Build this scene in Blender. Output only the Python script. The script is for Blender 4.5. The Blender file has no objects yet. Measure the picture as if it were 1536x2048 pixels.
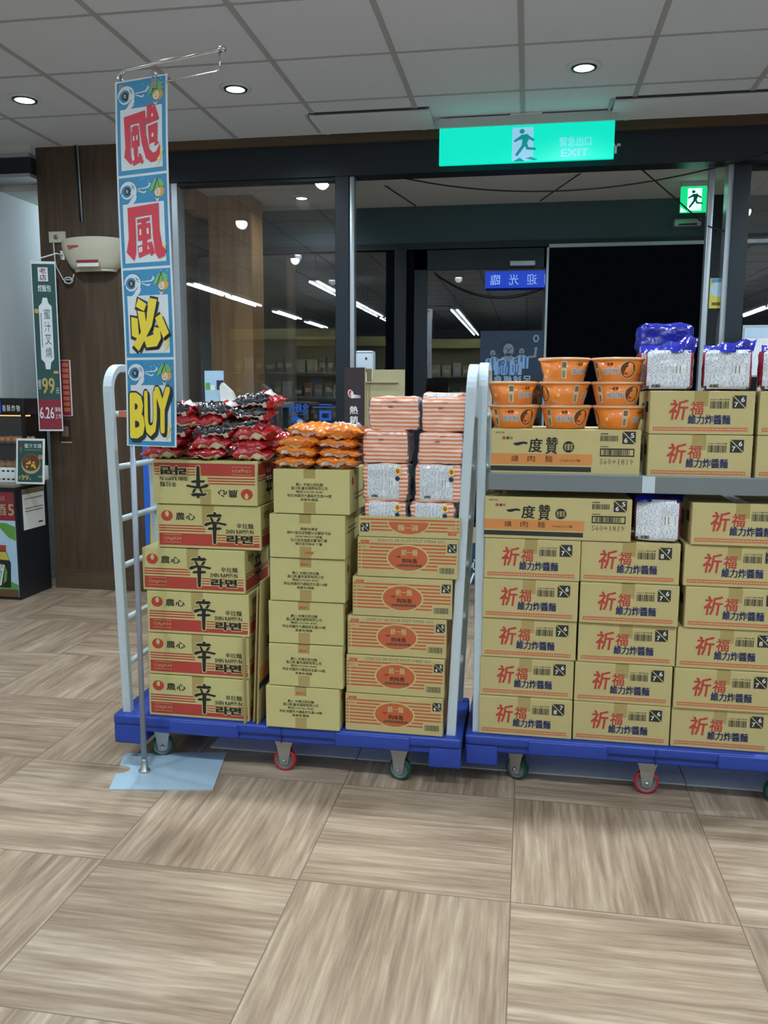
import bpy, bmesh, math, random
from mathutils import Vector, Matrix, noise
random.seed(7)
S = bpy.context.scene
COL = S.collection
PI = math.pi

# ------------------------------------------------------------------ camera
FPX, YAW, PIT, ROL, EYE = 1675.0, -0.1687, -0.1407, 0.005, 1.379   # focal length in pixels of the 1536x2048 frame
_cy, _sy, _cp, _sp, _cr, _sr = (math.cos(YAW), math.sin(YAW), math.cos(PIT), math.sin(PIT), math.cos(ROL), math.sin(ROL))
CF = Vector((_sy * _cp, _cy * _cp, _sp))
_r0 = Vector((_cy, -_sy, 0)); _u0 = _r0.cross(CF)
CR = _cr * _r0 + _sr * _u0
CU = -_sr * _r0 + _cr * _u0
CE = Vector((0, 0, EYE))
cam = bpy.data.cameras.new('camera'); cam_ob = bpy.data.objects.new('camera', cam); COL.objects.link(cam_ob)
cam.sensor_fit = 'VERTICAL'; cam.sensor_height = 24.0; cam.lens = FPX * 24.0 / 2048.0
cam.clip_start = 0.02; cam.clip_end = 100
mw = Matrix((CR, CU, -CF)).transposed().to_4x4(); mw.translation = CE
cam_ob.matrix_world = mw
S.camera = cam_ob

def ray(x, y): return CR * ((x - 768) / FPX) - CU * ((y - 1024) / FPX) + CF
def at(x, y, Y):          # where the sight line through a photo point meets the plane at depth Y
    d = ray(x, y); return CE + d * (Y / d.y)
def atz(x, y, z):         # ... or the horizontal plane at height z
    d = ray(x, y); return CE + d * ((z - EYE) / d.z)

# ------------------------------------------------------------------ light and exposure
W = bpy.data.worlds.new('night'); S.world = W; W.use_nodes = True
W.node_tree.nodes['Background'].inputs[0].default_value = (0.02, 0.03, 0.05, 1)
W.node_tree.nodes['Background'].inputs[1].default_value = 0.05
S.view_settings.view_transform = 'Standard'; S.view_settings.look = 'None'
S.view_settings.gamma = 1.0; S.view_settings.use_curve_mapping = False
S.view_settings.exposure = 0.22
S.cycles.max_bounces = 8; S.cycles.diffuse_bounces = 4; S.cycles.glossy_bounces = 4
S.cycles.transparent_max_bounces = 12; S.cycles.sample_clamp_indirect = 6.0
TUBE_STRENGTH = 17.0
SPOT_W = 105.0
DISC_STRENGTH = 9.0
LIGHT_COL = (0.82, 0.95, 1.06)

# ------------------------------------------------------------------ materials
def lin(c):
    c = c / 255.0
    return c / 12.92 if c <= 0.04045 else ((c + 0.055) / 1.055) ** 2.4
def rgb(r, g, b): return (lin(r), lin(g), lin(b), 1)
MATS = {}
def mat(name, col=None, rough=0.6, metal=0.0, emit=0.0, spec=0.5, coat=0.0, var=0.0, scale=8.0, bump=0.0, bscale=60.0):
    if name in MATS: return MATS[name]
    m = bpy.data.materials.new(name); m.use_nodes = True
    nt = m.node_tree; b = nt.nodes['Principled BSDF']
    c = rgb(*col)
    b.inputs['Base Color'].default_value = c
    b.inputs['Roughness'].default_value = rough; b.inputs['Metallic'].default_value = metal
    b.inputs['Specular IOR Level'].default_value = spec
    b.inputs['Coat Weight'].default_value = coat; b.inputs['Coat Roughness'].default_value = 0.12
    if emit:
        b.inputs['Emission Color'].default_value = c; b.inputs['Emission Strength'].default_value = emit
    if var or bump:
        tc = nt.nodes.new('ShaderNodeTexCoord')
        if var:
            n = nt.nodes.new('ShaderNodeTexNoise'); n.inputs['Scale'].default_value = scale; n.inputs['Detail'].default_value = 4
            nt.links.new(tc.outputs['Object'], n.inputs['Vector'])
            mx = nt.nodes.new('ShaderNodeMix'); mx.data_type = 'RGBA'
            mx.inputs['A'].default_value = tuple(v * (1 - var) for v in c[:3]) + (1,)
            mx.inputs['B'].default_value = tuple(min(1, v * (1 + var)) for v in c[:3]) + (1,)
            nt.links.new(n.outputs['Fac'], mx.inputs['Factor']); nt.links.new(mx.outputs['Result'], b.inputs['Base Color'])
        if bump:
            n2 = nt.nodes.new('ShaderNodeTexNoise'); n2.inputs['Scale'].default_value = bscale; n2.inputs['Detail'].default_value = 3
            nt.links.new(tc.outputs['Object'], n2.inputs['Vector'])
            bp = nt.nodes.new('ShaderNodeBump'); bp.inputs['Strength'].default_value = bump; bp.inputs['Distance'].default_value = 0.01
            nt.links.new(n2.outputs['Fac'], bp.inputs['Height']); nt.links.new(bp.outputs['Normal'], b.inputs['Normal'])
    MATS[name] = m
    return m

def wood_mat(name, c1, c2, c3, axis='Z', rough=0.45, scale=3.0):
    m = bpy.data.materials.new(name); m.use_nodes = True; nt = m.node_tree; b = nt.nodes['Principled BSDF']
    N = nt.nodes.new; L = nt.links.new
    tc = N('ShaderNodeTexCoord'); mp = N('ShaderNodeMapping')
    st = {'Z': (9, 9, 0.55), 'X': (0.55, 9, 9), 'Y': (9, 0.55, 9)}[axis]
    mp.inputs['Scale'].default_value = st
    L(tc.outputs['Object'], mp.inputs['Vector'])
    n = N('ShaderNodeTexNoise'); n.inputs['Scale'].default_value = scale; n.inputs['Detail'].default_value = 6; n.inputs['Distortion'].default_value = 0.6
    L(mp.outputs[0], n.inputs['Vector'])
    cr = N('ShaderNodeValToRGB'); e = cr.color_ramp.elements
    e[0].position = 0.3; e[0].color = rgb(*c1); e[1].position = 0.72; e[1].color = rgb(*c3)
    x = cr.color_ramp.elements.new(0.5); x.color = rgb(*c2)
    L(n.outputs['Fac'], cr.inputs['Fac']); L(cr.outputs['Color'], b.inputs['Base Color'])
    b.inputs['Roughness'].default_value = rough
    MATS[name] = m
    return m

def floor_mat(name):
    """square wood-look tiles, the grain turned a quarter from tile to tile, thin grey joints"""
    m = bpy.data.materials.new(name); m.use_nodes = True; nt = m.node_tree; b = nt.nodes['Principled BSDF']
    N = nt.nodes.new; L = nt.links.new
    def math_(op, a, c=None):
        n = N('ShaderNodeMath'); n.operation = op
        for i, v in enumerate((a, c)):
            if v is None: continue
            if isinstance(v, (int, float)): n.inputs[i].default_value = v
            else: L(v, n.inputs[i])
        return n.outputs[0]
    tc = N('ShaderNodeTexCoord'); sep = N('ShaderNodeSeparateXYZ'); L(tc.outputs['Object'], sep.inputs[0])
    T = 0.6
    u = math_('DIVIDE', math_('ADD', sep.outputs[0], 2.4097 + 12.0), T); v = math_('DIVIDE', math_('ADD', sep.outputs[1], -3.3522 + 12.0), T)
    iu = math_('FLOOR', u); iv = math_('FLOOR', v); fu = math_('FRACT', u); fv = math_('FRACT', v)
    par = math_('MODULO', math_('ADD', iu, iv), 2.0)          # 1 = grain along X
    par = math_('GREATER_THAN', par, 0.5)
    along = N('ShaderNodeMix'); along.data_type = 'FLOAT'; L(par, along.inputs['Factor']); L(fv, along.inputs['A']); L(fu, along.inputs['B'])
    across = N('ShaderNodeMix'); across.data_type = 'FLOAT'; L(par, across.inputs['Factor']); L(fu, across.inputs['A']); L(fv, across.inputs['B'])
    a_ = along.outputs['Result']; c_ = across.outputs['Result']
    seed = math_('ADD', math_('MULTIPLY', iu, 3.71), math_('MULTIPLY', iv, 7.13))
    # long fibres
    cv = N('ShaderNodeCombineXYZ'); L(math_('MULTIPLY', a_, 0.9), cv.inputs[0]); L(math_('MULTIPLY', c_, 15.0), cv.inputs[1]); L(seed, cv.inputs[2])
    n1 = N('ShaderNodeTexNoise'); n1.inputs['Scale'].default_value = 2.2; n1.inputs['Detail'].default_value = 7; n1.inputs['Roughness'].default_value = 0.62; n1.inputs['Distortion'].default_value = 0.35
    L(cv.outputs[0], n1.inputs['Vector'])
    # broader bands
    cv2 = N('ShaderNodeCombineXYZ'); L(math_('MULTIPLY', a_, 0.55), cv2.inputs[0]); L(math_('MULTIPLY', c_, 4.0), cv2.inputs[1]); L(seed, cv2.inputs[2])
    n2 = N('ShaderNodeTexNoise'); n2.inputs['Scale'].default_value = 1.7; n2.inputs['Detail'].default_value = 3; L(cv2.outputs[0], n2.inputs['Vector'])
    fac = math_('ADD', math_('MULTIPLY', n1.outputs['Fac'], 0.6), math_('MULTIPLY', n2.outputs['Fac'], 0.4))
    cr = N('ShaderNodeValToRGB'); e = cr.color_ramp.elements
    e[0].position = 0.30; e[0].color = rgb(*FLOOR_DARK); e[1].position = 0.68; e[1].color = rgb(*FLOOR_LIGHT)
    x = cr.color_ramp.elements.new(0.48); x.color = rgb(*FLOOR_MID)
    L(fac, cr.inputs['Fac'])
    # joints
    du = math_('MINIMUM', fu, math_('SUBTRACT', 1.0, fu)); dv = math_('MINIMUM', fv, math_('SUBTRACT', 1.0, fv))
    j = math_('LESS_THAN', math_('MINIMUM', du, dv), 0.0030)
    mx = N('ShaderNodeMix'); mx.data_type = 'RGBA'; L(j, mx.inputs['Factor']); L(cr.outputs['Color'], mx.inputs['A'])
    mx.inputs['B'].default_value = rgb(112, 98, 84)
    L(mx.outputs['Result'], b.inputs['Base Color'])
    b.inputs['Roughness'].default_value = 0.36; b.inputs['Specular IOR Level'].default_value = 0.4
    MATS[name] = m
    return m

def glass_mat(name, tint=(255, 255, 255), base=0.10, top=0.85):
    m = bpy.data.materials.new(name); m.use_nodes = True; nt = m.node_tree
    N = nt.nodes.new; L = nt.links.new
    out = nt.nodes['Material Output']; nt.nodes.remove(nt.nodes['Principled BSDF'])
    tr = N('ShaderNodeBsdfTransparent'); tr.inputs[0].default_value = rgb(*tint)
    gl = N('ShaderNodeBsdfGlossy'); gl.inputs['Roughness'].default_value = 0.0
    lw = N('ShaderNodeLayerWeight'); p = N('ShaderNodeMath'); p.operation = 'POWER'; p.inputs[1].default_value = 5
    L(lw.outputs['Facing'], p.inputs[0])
    mm = N('ShaderNodeMath'); mm.operation = 'MULTIPLY_ADD'; mm.inputs[1].default_value = top; mm.inputs[2].default_value = base
    L(p.outputs[0], mm.inputs[0])
    mx = N('ShaderNodeMixShader'); L(mm.outputs[0], mx.inputs[0]); L(tr.outputs[0], mx.inputs[1]); L(gl.outputs[0], mx.inputs[2])
    L(mx.outputs[0], out.inputs[0])
    MATS[name] = m
    return m

def stripe_mat(name, c1, c2, period, rough=0.25, duty=0.5, wob=0.004):
    m = bpy.data.materials.new(name); m.use_nodes = True; nt = m.node_tree; b = nt.nodes['Principled BSDF']
    N = nt.nodes.new; L = nt.links.new
    tc = N('ShaderNodeTexCoord'); sep = N('ShaderNodeSeparateXYZ'); L(tc.outputs['Object'], sep.inputs[0])
    nz = N('ShaderNodeTexNoise'); nz.inputs['Scale'].default_value = 14; L(tc.outputs['Object'], nz.inputs['Vector'])
    a = N('ShaderNodeMath'); a.operation = 'MULTIPLY_ADD'; L(nz.outputs['Fac'], a.inputs[0]); a.inputs[1].default_value = wob; L(sep.outputs[2], a.inputs[2])
    d = N('ShaderNodeMath'); d.operation = 'DIVIDE'; L(a.outputs[0], d.inputs[0]); d.inputs[1].default_value = period
    f = N('ShaderNodeMath'); f.operation = 'FRACT'; L(d.outputs[0], f.inputs[0])
    cr = N('ShaderNodeValToRGB'); e = cr.color_ramp.elements
    e[0].position = duty - 0.12; e[0].color = rgb(*c1); e[1].position = duty + 0.06; e[1].color = rgb(*c2)
    x = cr.color_ramp.elements.new(0.97); x.color = rgb(*c2); x = cr.color_ramp.elements.new(1.0); x.color = rgb(*c1)
    L(f.outputs[0], cr.inputs['Fac']); L(cr.outputs['Color'], b.inputs['Base Color'])
    b.inputs['Roughness'].default_value = rough; b.inputs['Coat Weight'].default_value = 0.6; b.inputs['Coat Roughness'].default_value = 0.1
    MATS[name] = m
    return m

def fine_print_mat(name, paper, ink, rough=0.3):
    """paper covered in rows of print too small to read"""
    m = bpy.data.materials.new(name); m.use_nodes = True; nt = m.node_tree; b = nt.nodes['Principled BSDF']
    N = nt.nodes.new; L = nt.links.new
    tc = N('ShaderNodeTexCoord'); sep = N('ShaderNodeSeparateXYZ'); L(tc.outputs['Object'], sep.inputs[0])
    d = N('ShaderNodeMath'); d.operation = 'DIVIDE'; L(sep.outputs[2], d.inputs[0]); d.inputs[1].default_value = 0.0052
    fl = N('ShaderNodeMath'); fl.operation = 'FLOOR'; L(d.outputs[0], fl.inputs[0])
    fr = N('ShaderNodeMath'); fr.operation = 'FRACT'; L(d.outputs[0], fr.inputs[0])
    g = N('ShaderNodeMath'); g.operation = 'GREATER_THAN'; L(fr.outputs[0], g.inputs[0]); g.inputs[1].default_value = 0.42
    cv = N('ShaderNodeCombineXYZ')
    mu = N('ShaderNodeMath'); mu.operation = 'MULTIPLY'; L(sep.outputs[0], mu.inputs[0]); mu.inputs[1].default_value = 170
    L(mu.outputs[0], cv.inputs[0]); L(fl.outputs[0], cv.inputs[1])
    n = N('ShaderNodeTexNoise'); n.inputs['Scale'].default_value = 1.0; n.inputs['Detail'].default_value = 1; L(cv.outputs[0], n.inputs['Vector'])
    g2 = N('ShaderNodeMath'); g2.operation = 'GREATER_THAN'; L(n.outputs['Fac'], g2.inputs[0]); g2.inputs[1].default_value = 0.52
    mm = N('ShaderNodeMath'); mm.operation = 'MULTIPLY'; L(g.outputs[0], mm.inputs[0]); L(g2.outputs[0], mm.inputs[1])
    m2 = N('ShaderNodeMath'); m2.operation = 'MULTIPLY'; L(mm.outputs[0], m2.inputs[0]); m2.inputs[1].default_value = 0.7
    mx = N('ShaderNodeMix'); mx.data_type = 'RGBA'; mx.inputs['A'].default_value = rgb(*paper); mx.inputs['B'].default_value = rgb(*ink)
    L(m2.outputs[0], mx.inputs['Factor']); L(mx.outputs['Result'], b.inputs['Base Color'])
    b.inputs['Roughness'].default_value = rough; b.inputs['Coat Weight'].default_value = 0.3
    MATS[name] = m
    return m

FLOOR_DARK, FLOOR_MID, FLOOR_LIGHT = (108, 88, 72), (150, 129, 107), (190, 170, 146)
K = dict(
    floor=floor_mat('wood_look_tiles'),
    pillar=wood_mat('brown_wood_veneer', (64, 52, 40), (78, 63, 48), (92, 75, 56)),
    oak=wood_mat('pale_oak_veneer', (128, 96, 58), (150, 116, 74), (166, 132, 88)),
    skirting=wood_mat('brown_skirting', (76, 62, 44), (86, 70, 50), (94, 77, 55), axis='X'),
    ceiling=mat('ceiling_tile', (216, 224, 234), 0.9, var=0.03, scale=3, bump=0.05, bscale=200),
    bar=mat('ceiling_bar', (170, 173, 176), 0.7),
    whitewall=mat('white_wall', (206, 210, 208), 0.8),
    storewall=mat('store_wall', (200, 204, 206), 0.8),
    darkmetal=mat('dark_frame', (32, 42, 50), 0.4, 0.2),
    darkwall=mat('dark_grey_panel', (58, 84, 92), 0.55),
    black=mat('black', (16, 17, 19), 0.5),
    asphalt=mat('asphalt', (30, 30, 32), 0.9),
    soffit=mat('pale_soffit', (196, 200, 200), 0.8),
    silver=mat('brushed_aluminium', (176, 186, 192), 0.35, 0.6),
    chrome=mat('chrome', (205, 210, 214), 0.14, 1.0),
    zinc=mat('zinc_plated_steel', (176, 178, 176), 0.35, 0.8),
    polegrey=mat('grey_painted_pole', (150, 158, 170), 0.4, 0.2),
    plate=mat('steel_base_plate', (178, 204, 218), 0.28, 0.15, var=0.12, scale=9),
    glass=glass_mat('window_glass'),
    cartwhite=mat('pale_grey_enamel', (192, 206, 212), 0.35, coat=0.2),
    cartblue=mat('blue_plastic', (38, 66, 158), 0.4, var=0.06, scale=20),
    green_rubber=mat('green_rubber', (20, 74, 56), 0.5), red_rubber=mat('red_rubber', (176, 34, 44), 0.45),
    wheelgrey=mat('grey_wheel', (128, 134, 136), 0.4, 0.3), wheeldark=mat('dark_wheel', (42, 44, 46), 0.5),
    kraft=mat('kraft_cardboard', (192, 180, 122), 0.75, var=0.05, scale=14),
    kraft2=mat('tan_cardboard', (190, 175, 120), 0.75, var=0.05, scale=14),
    kraftpale=mat('pale_cardboard', (194, 185, 124), 0.75, var=0.04, scale=14),
    kraftin=mat('cardboard_edge', (160, 138, 92), 0.85),
    tape=mat('brown_packing_tape', (170, 150, 94), 0.22, coat=0.5),
    ink=mat('black_ink', (30, 27, 24), 0.7), inkgrey=mat('grey_ink', (118, 106, 74), 0.8), inkdark=mat('dark_print', (44, 44, 40), 0.7),
    redink=mat('red_print', (180, 62, 50), 0.7), brick=mat('brick_red_print', (174, 62, 50), 0.7),
    orangeink=mat('orange_print', (190, 94, 54), 0.7), bandorange=mat('orange_band', (206, 134, 70), 0.7),
    navy=mat('navy_print', (34, 44, 86), 0.7), strip=mat('red_strip_print', (196, 108, 76), 0.7),
    white=mat('white_print', (228, 232, 232), 0.5), paper=mat('white_paper', (222, 222, 216), 0.6),
    fine=fine_print_mat('fine_print_label', (214, 220, 226), (120, 126, 134)),
    fineblue=fine_print_mat('fine_print_pale', (226, 230, 236), (110, 114, 126)),
    redbag=mat('red_plastic_film', (172, 24, 32), 0.2, coat=0.8, bump=0.35, bscale=38),
    blackbag=mat('black_plastic_film', (16, 12, 14), 0.2, coat=0.8, bump=0.35, bscale=38),
    orangebag=mat('orange_plastic_film', (222, 122, 28), 0.22, coat=0.7, bump=0.35, bscale=34),
    creamprint=mat('cream_film_print', (214, 200, 166), 0.25, coat=0.6), whitefilm=mat('white_film_print', (216, 208, 204), 0.22, coat=0.7, bump=0.2, bscale=50),
    stripe=stripe_mat('orange_white_stripes', (222, 132, 94), (240, 210, 194), 0.0135),
    silverfilm=mat('silver_film', (150, 152, 160), 0.25, 0.6, bump=0.4, bscale=40),
    bluefilm=mat('blue_plastic_film', (26, 34, 150), 0.16, coat=1.0, bump=0.6, bscale=40), redfilm=mat('red_side_film', (160, 44, 52), 0.2, coat=0.8, bump=0.4, bscale=40),
    bowl=mat('orange_paper', (232, 128, 38), 0.4, coat=0.25), bowlrim=mat('pale_orange_rim', (240, 176, 120), 0.4, coat=0.3), lid=mat('foil_lid', (226, 216, 206), 0.35, 0.2),
    soup=mat('brown_soup_print', (104, 58, 30), 0.5, var=0.6, scale=60),
    signblue=mat('banner_blue', (58, 144, 190), 0.5), bannerwhite=mat('banner_white', (222, 230, 236), 0.5),
    bannerred=mat('banner_red', (214, 60, 76), 0.5), banneryellow=mat('banner_yellow', (240, 218, 64), 0.5), charcoal=mat('charcoal_print', (44, 48, 50), 0.5),
    umbrella=mat('leaf_green_print', (120, 186, 108), 0.5), skin=mat('peach_print', (240, 214, 178), 0.5), hair=mat('sandy_print', (214, 164, 92), 0.5), bolt=mat('pale_yellow_print', (240, 218, 120), 0.5),
    cream=mat('cream_plastic', (196, 194, 172), 0.4), cable=mat('white_cable', (196, 200, 198), 0.5), wire=mat('black_cable', (12, 13, 15), 0.6),
    forest=mat('dark_green_print', (44, 82, 78), 0.5), gold=mat('gold_print', (190, 168, 96), 0.5), maroon=mat('maroon_print', (140, 44, 56), 0.5),
    cabinet=mat('black_laminate', (24, 30, 36), 0.4), worktop=mat('stone_worktop', (128, 120, 106), 0.4), skyprint=mat('pale_blue_print', (176, 208, 232), 0.5, var=0.1, scale=5),
    leaf=mat('green_print', (96, 158, 66), 0.5), darkbottle=mat('dark_bottle_print', (28, 40, 34), 0.4), tea=mat('tea_print', (206, 190, 84), 0.4), earth=mat('brown_print', (104, 76, 56), 0.5),
    standee=mat('maroon_black_board', (48, 34, 38), 0.55), beige=mat('beige_board', (172, 164, 126), 0.6), machine=mat('grey_machine_plastic', (196, 210, 222), 0.4),
    posterblue=mat('deep_blue_print', (34, 60, 88), 0.4), jersey=mat('pale_blue_jersey_print', (150, 186, 218), 0.5), jerseyblue=mat('blue_stripe_print', (56, 110, 190), 0.5), face=mat('grey_blue_face_print', (132, 148, 166), 0.5), facedark=mat('dark_face_print', (40, 50, 62), 0.5),
    vinyl=mat('blue_vinyl', (30, 92, 190), 0.5, emit=0.05), yellow=mat('yellow_plastic', (226, 206, 62), 0.5), postyellow=mat('yellow_card', (196, 190, 70), 0.5), palecloth=mat('pale_blue_card', (170, 196, 214), 0.5),
    mat_grey=mat('grey_mat', (232, 238, 236), 0.6, var=0.05, scale=30),
    clear=glass_mat('clear_film', (225, 235, 235), 0.12, 0.8),
    teal=mat('exit_green_light', (0, 198, 172), 0.4, emit=1.0), exitpale=mat('exit_pale_light', (140, 190, 220), 0.4, emit=0.75), exithazed=mat('exit_hazed_green', (0, 150, 150), 0.4, emit=0.5), exitcase=mat('exit_case', (190, 200, 198), 0.5),  # running man's green has lens flare haze put into its colour
    exitgreen=mat('exit_bright_green', (10, 200, 120), 0.4, emit=1.0), exitwhite=mat('exit_white_light', (190, 255, 232), 0.4, emit=1.3), exitman=mat('exit_man_green', (0, 96, 78), 0.4, emit=0.3),
    welcome=mat('blue_lit_panel', (20, 60, 190), 0.4, emit=0.55), welcometext=mat('pale_lit_text', (150, 190, 240), 0.4, emit=0.5),
    lampdisc=mat('lamp_disc', (236, 246, 255), 0.4, emit=DISC_STRENGTH), tube=mat('tube_light', (228, 245, 255), 0.4, emit=TUBE_STRENGTH), screen=mat('case_light', (255, 196, 120), 0.4, emit=1.2),
    food=mat('fried_food', (168, 116, 62), 0.6, var=0.5, scale=40, bump=1.0, bscale=40),
)

# ------------------------------------------------------------------ mesh building
class MB:
    def __init__(s): s.v = []; s.f = []; s.m = []; s.s = []; s.mats = []
    def mi(s, m):
        if isinstance(m, str): m = K[m]
        if m not in s.mats: s.mats.append(m)
        return s.mats.index(m)
    def add(s, vs, fs, m, smooth=False, M=None):
        o = len(s.v); k = s.mi(m)
        s.v += [tuple(M @ Vector(p)) if M is not None else tuple(p) for p in vs]
        for f in fs: s.f.append([o + i for i in f]); s.m.append(k); s.s.append(smooth)
    def box(s, x0, y0, z0, x1, y1, z1, m, b=0.0, M=None):
        if b <= 0:
            vs = [(x0,y0,z0),(x1,y0,z0),(x1,y1,z0),(x0,y1,z0),(x0,y0,z1),(x1,y0,z1),(x1,y1,z1),(x0,y1,z1)]
            s.add(vs, [(0,3,2,1),(4,5,6,7),(0,1,5,4),(1,2,6,5),(2,3,7,6),(3,0,4,7)], m, False, M); return
        bm = bmesh.new(); bmesh.ops.create_cube(bm, size=1)
        for v in bm.verts: v.co = ((x0+x1)/2 + v.co.x*(x1-x0), (y0+y1)/2 + v.co.y*(y1-y0), (z0+z1)/2 + v.co.z*(z1-z0))
        bmesh.ops.bevel(bm, geom=bm.edges[:], offset=b, segments=2, profile=0.6, affect='EDGES')
        s.bm(bm, m, True if b > 0.004 else False, M); bm.free()
    def bm(s, bm, m, smooth=False, M=None):
        bm.verts.index_update()
        s.add([v.co[:] for v in bm.verts], [[v.index for v in f.verts] for f in bm.faces], m, smooth, M)
    def tube(s, pts, r, m, n=10, closed=False, M=None):
        pts = [Vector(p) for p in pts]; N = len(pts); vs = []; fs = []
        up = None
        for i, p in enumerate(pts):
            if closed: t = pts[(i+1) % N] - pts[i-1]
            else: t = pts[min(i+1, N-1)] - pts[max(i-1, 0)]
            t.normalize()
            if up is None:
                up = t.orthogonal().normalized()
            else:
                up = (up - t * up.dot(t)).normalized()
            w = t.cross(up); rr = r[i] if isinstance(r, (list, tuple)) else r
            for k in range(n):
                a = 2*PI*k/n; vs.append(p + up*(math.cos(a)*rr) + w*(math.sin(a)*rr))
        for i in range(N if closed else N-1):
            j = (i+1) % N
            for k in range(n):
                fs.append((i*n+k, i*n+(k+1)%n, j*n+(k+1)%n, j*n+k))
        if not closed: fs.append(tuple(range(n))[::-1]); fs.append(tuple((N-1)*n+k for k in range(n)))
        s.add(vs, fs, m, True, M)
    def lathe(s, prof, m, n=32, M=None, smooth=True, caps=True):
        vs = []; fs = []; P = len(prof)
        for k in range(n):
            a = 2*PI*k/n
            for r, z in prof: vs.append((r*math.cos(a), r*math.sin(a), z))
        for k in range(n):
            j = (k+1) % n
            for i in range(P-1): fs.append((k*P+i, j*P+i, j*P+i+1, k*P+i+1))
        if caps:
            if prof[0][0] > 1e-6: fs.append(tuple(k*P for k in range(n))[::-1])
            if prof[-1][0] > 1e-6: fs.append(tuple(k*P+P-1 for k in range(n)))
        s.add(vs, fs, m, smooth, M)
    def prism(s, poly, O, U, V, d, m, M=None):          # flat outline given real thickness d along U x V
        O, U, V = Vector(O), Vector(U), Vector(V); Nn = U.cross(V).normalized() * d; n = len(poly)
        vs = [O + U*a + V*b for a, b in poly] + [O + U*a + V*b + Nn for a, b in poly]
        s.add(vs, [tuple(range(n))[::-1], tuple(range(n, 2*n))] + [(i, (i+1)%n, n+(i+1)%n, n+i) for i in range(n)], m, False, M)
    def build(s, name, parent=None, loc=None, rot=None):
        me = bpy.data.meshes.new(name); me.from_pydata(s.v, [], s.f); me.polygons.foreach_set('material_index', s.m)
        me.polygons.foreach_set('use_smooth', s.s)
        for m in s.mats: me.materials.append(m)
        me.update()
        o = bpy.data.objects.new(name, me); COL.objects.link(o)
        if parent: o.parent = parent
        if loc is not None: o.location = loc
        if rot is not None: o.rotation_euler = rot
        return o

_TX = {}
def text_geo(t, bold=0.0):
    """letter outlines as flat faces in a unit square; bold widens the strokes by laying shifted copies over each other"""
    key = (t, bold)
    if key not in _TX:
        cu = bpy.data.curves.new('lettering', 'FONT'); cu.body = t; cu.resolution_u = 1 if len(t) > 6 else 2
        o = bpy.data.objects.new('lettering', cu); me = o.to_mesh()
        v0 = [v.co[:2] for v in me.vertices]; f0 = [tuple(p.vertices) for p in me.polygons]
        o.to_mesh_clear(); bpy.data.objects.remove(o); bpy.data.curves.remove(cu)
        vs = []; fs = []
        sh = [(0, 0)] if bold < .004 else ([(-bold*.5, 0), (bold*.5, 0)] if bold < .018 else [(bold*math.cos(k*PI/8)*.8, bold*math.sin(k*PI/8)*.8) for k in range(16)] if bold > .05 else [(-bold*.6, -bold*.3), (bold*.6, -bold*.3), (-bold*.6, bold*.3), (bold*.6, bold*.3)])
        for n_, (dx, dy) in enumerate(sh):
            k = len(vs); vs += [(x+dx, y+dy, n_*.05 if len(sh) > 4 else n_*.1) for x, y in v0]; fs += [tuple(k+q for q in f) for f in f0]
        xs = [v[0] for v in vs]; ys = [v[1] for v in vs]
        a, b, c, d = min(xs), max(xs), min(ys), max(ys)
        vs = [((v[0]-a)/(b-a), (v[1]-c)/(d-c), v[2]) for v in vs]
        _TX[key] = (vs, fs)
    return _TX[key]

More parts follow.
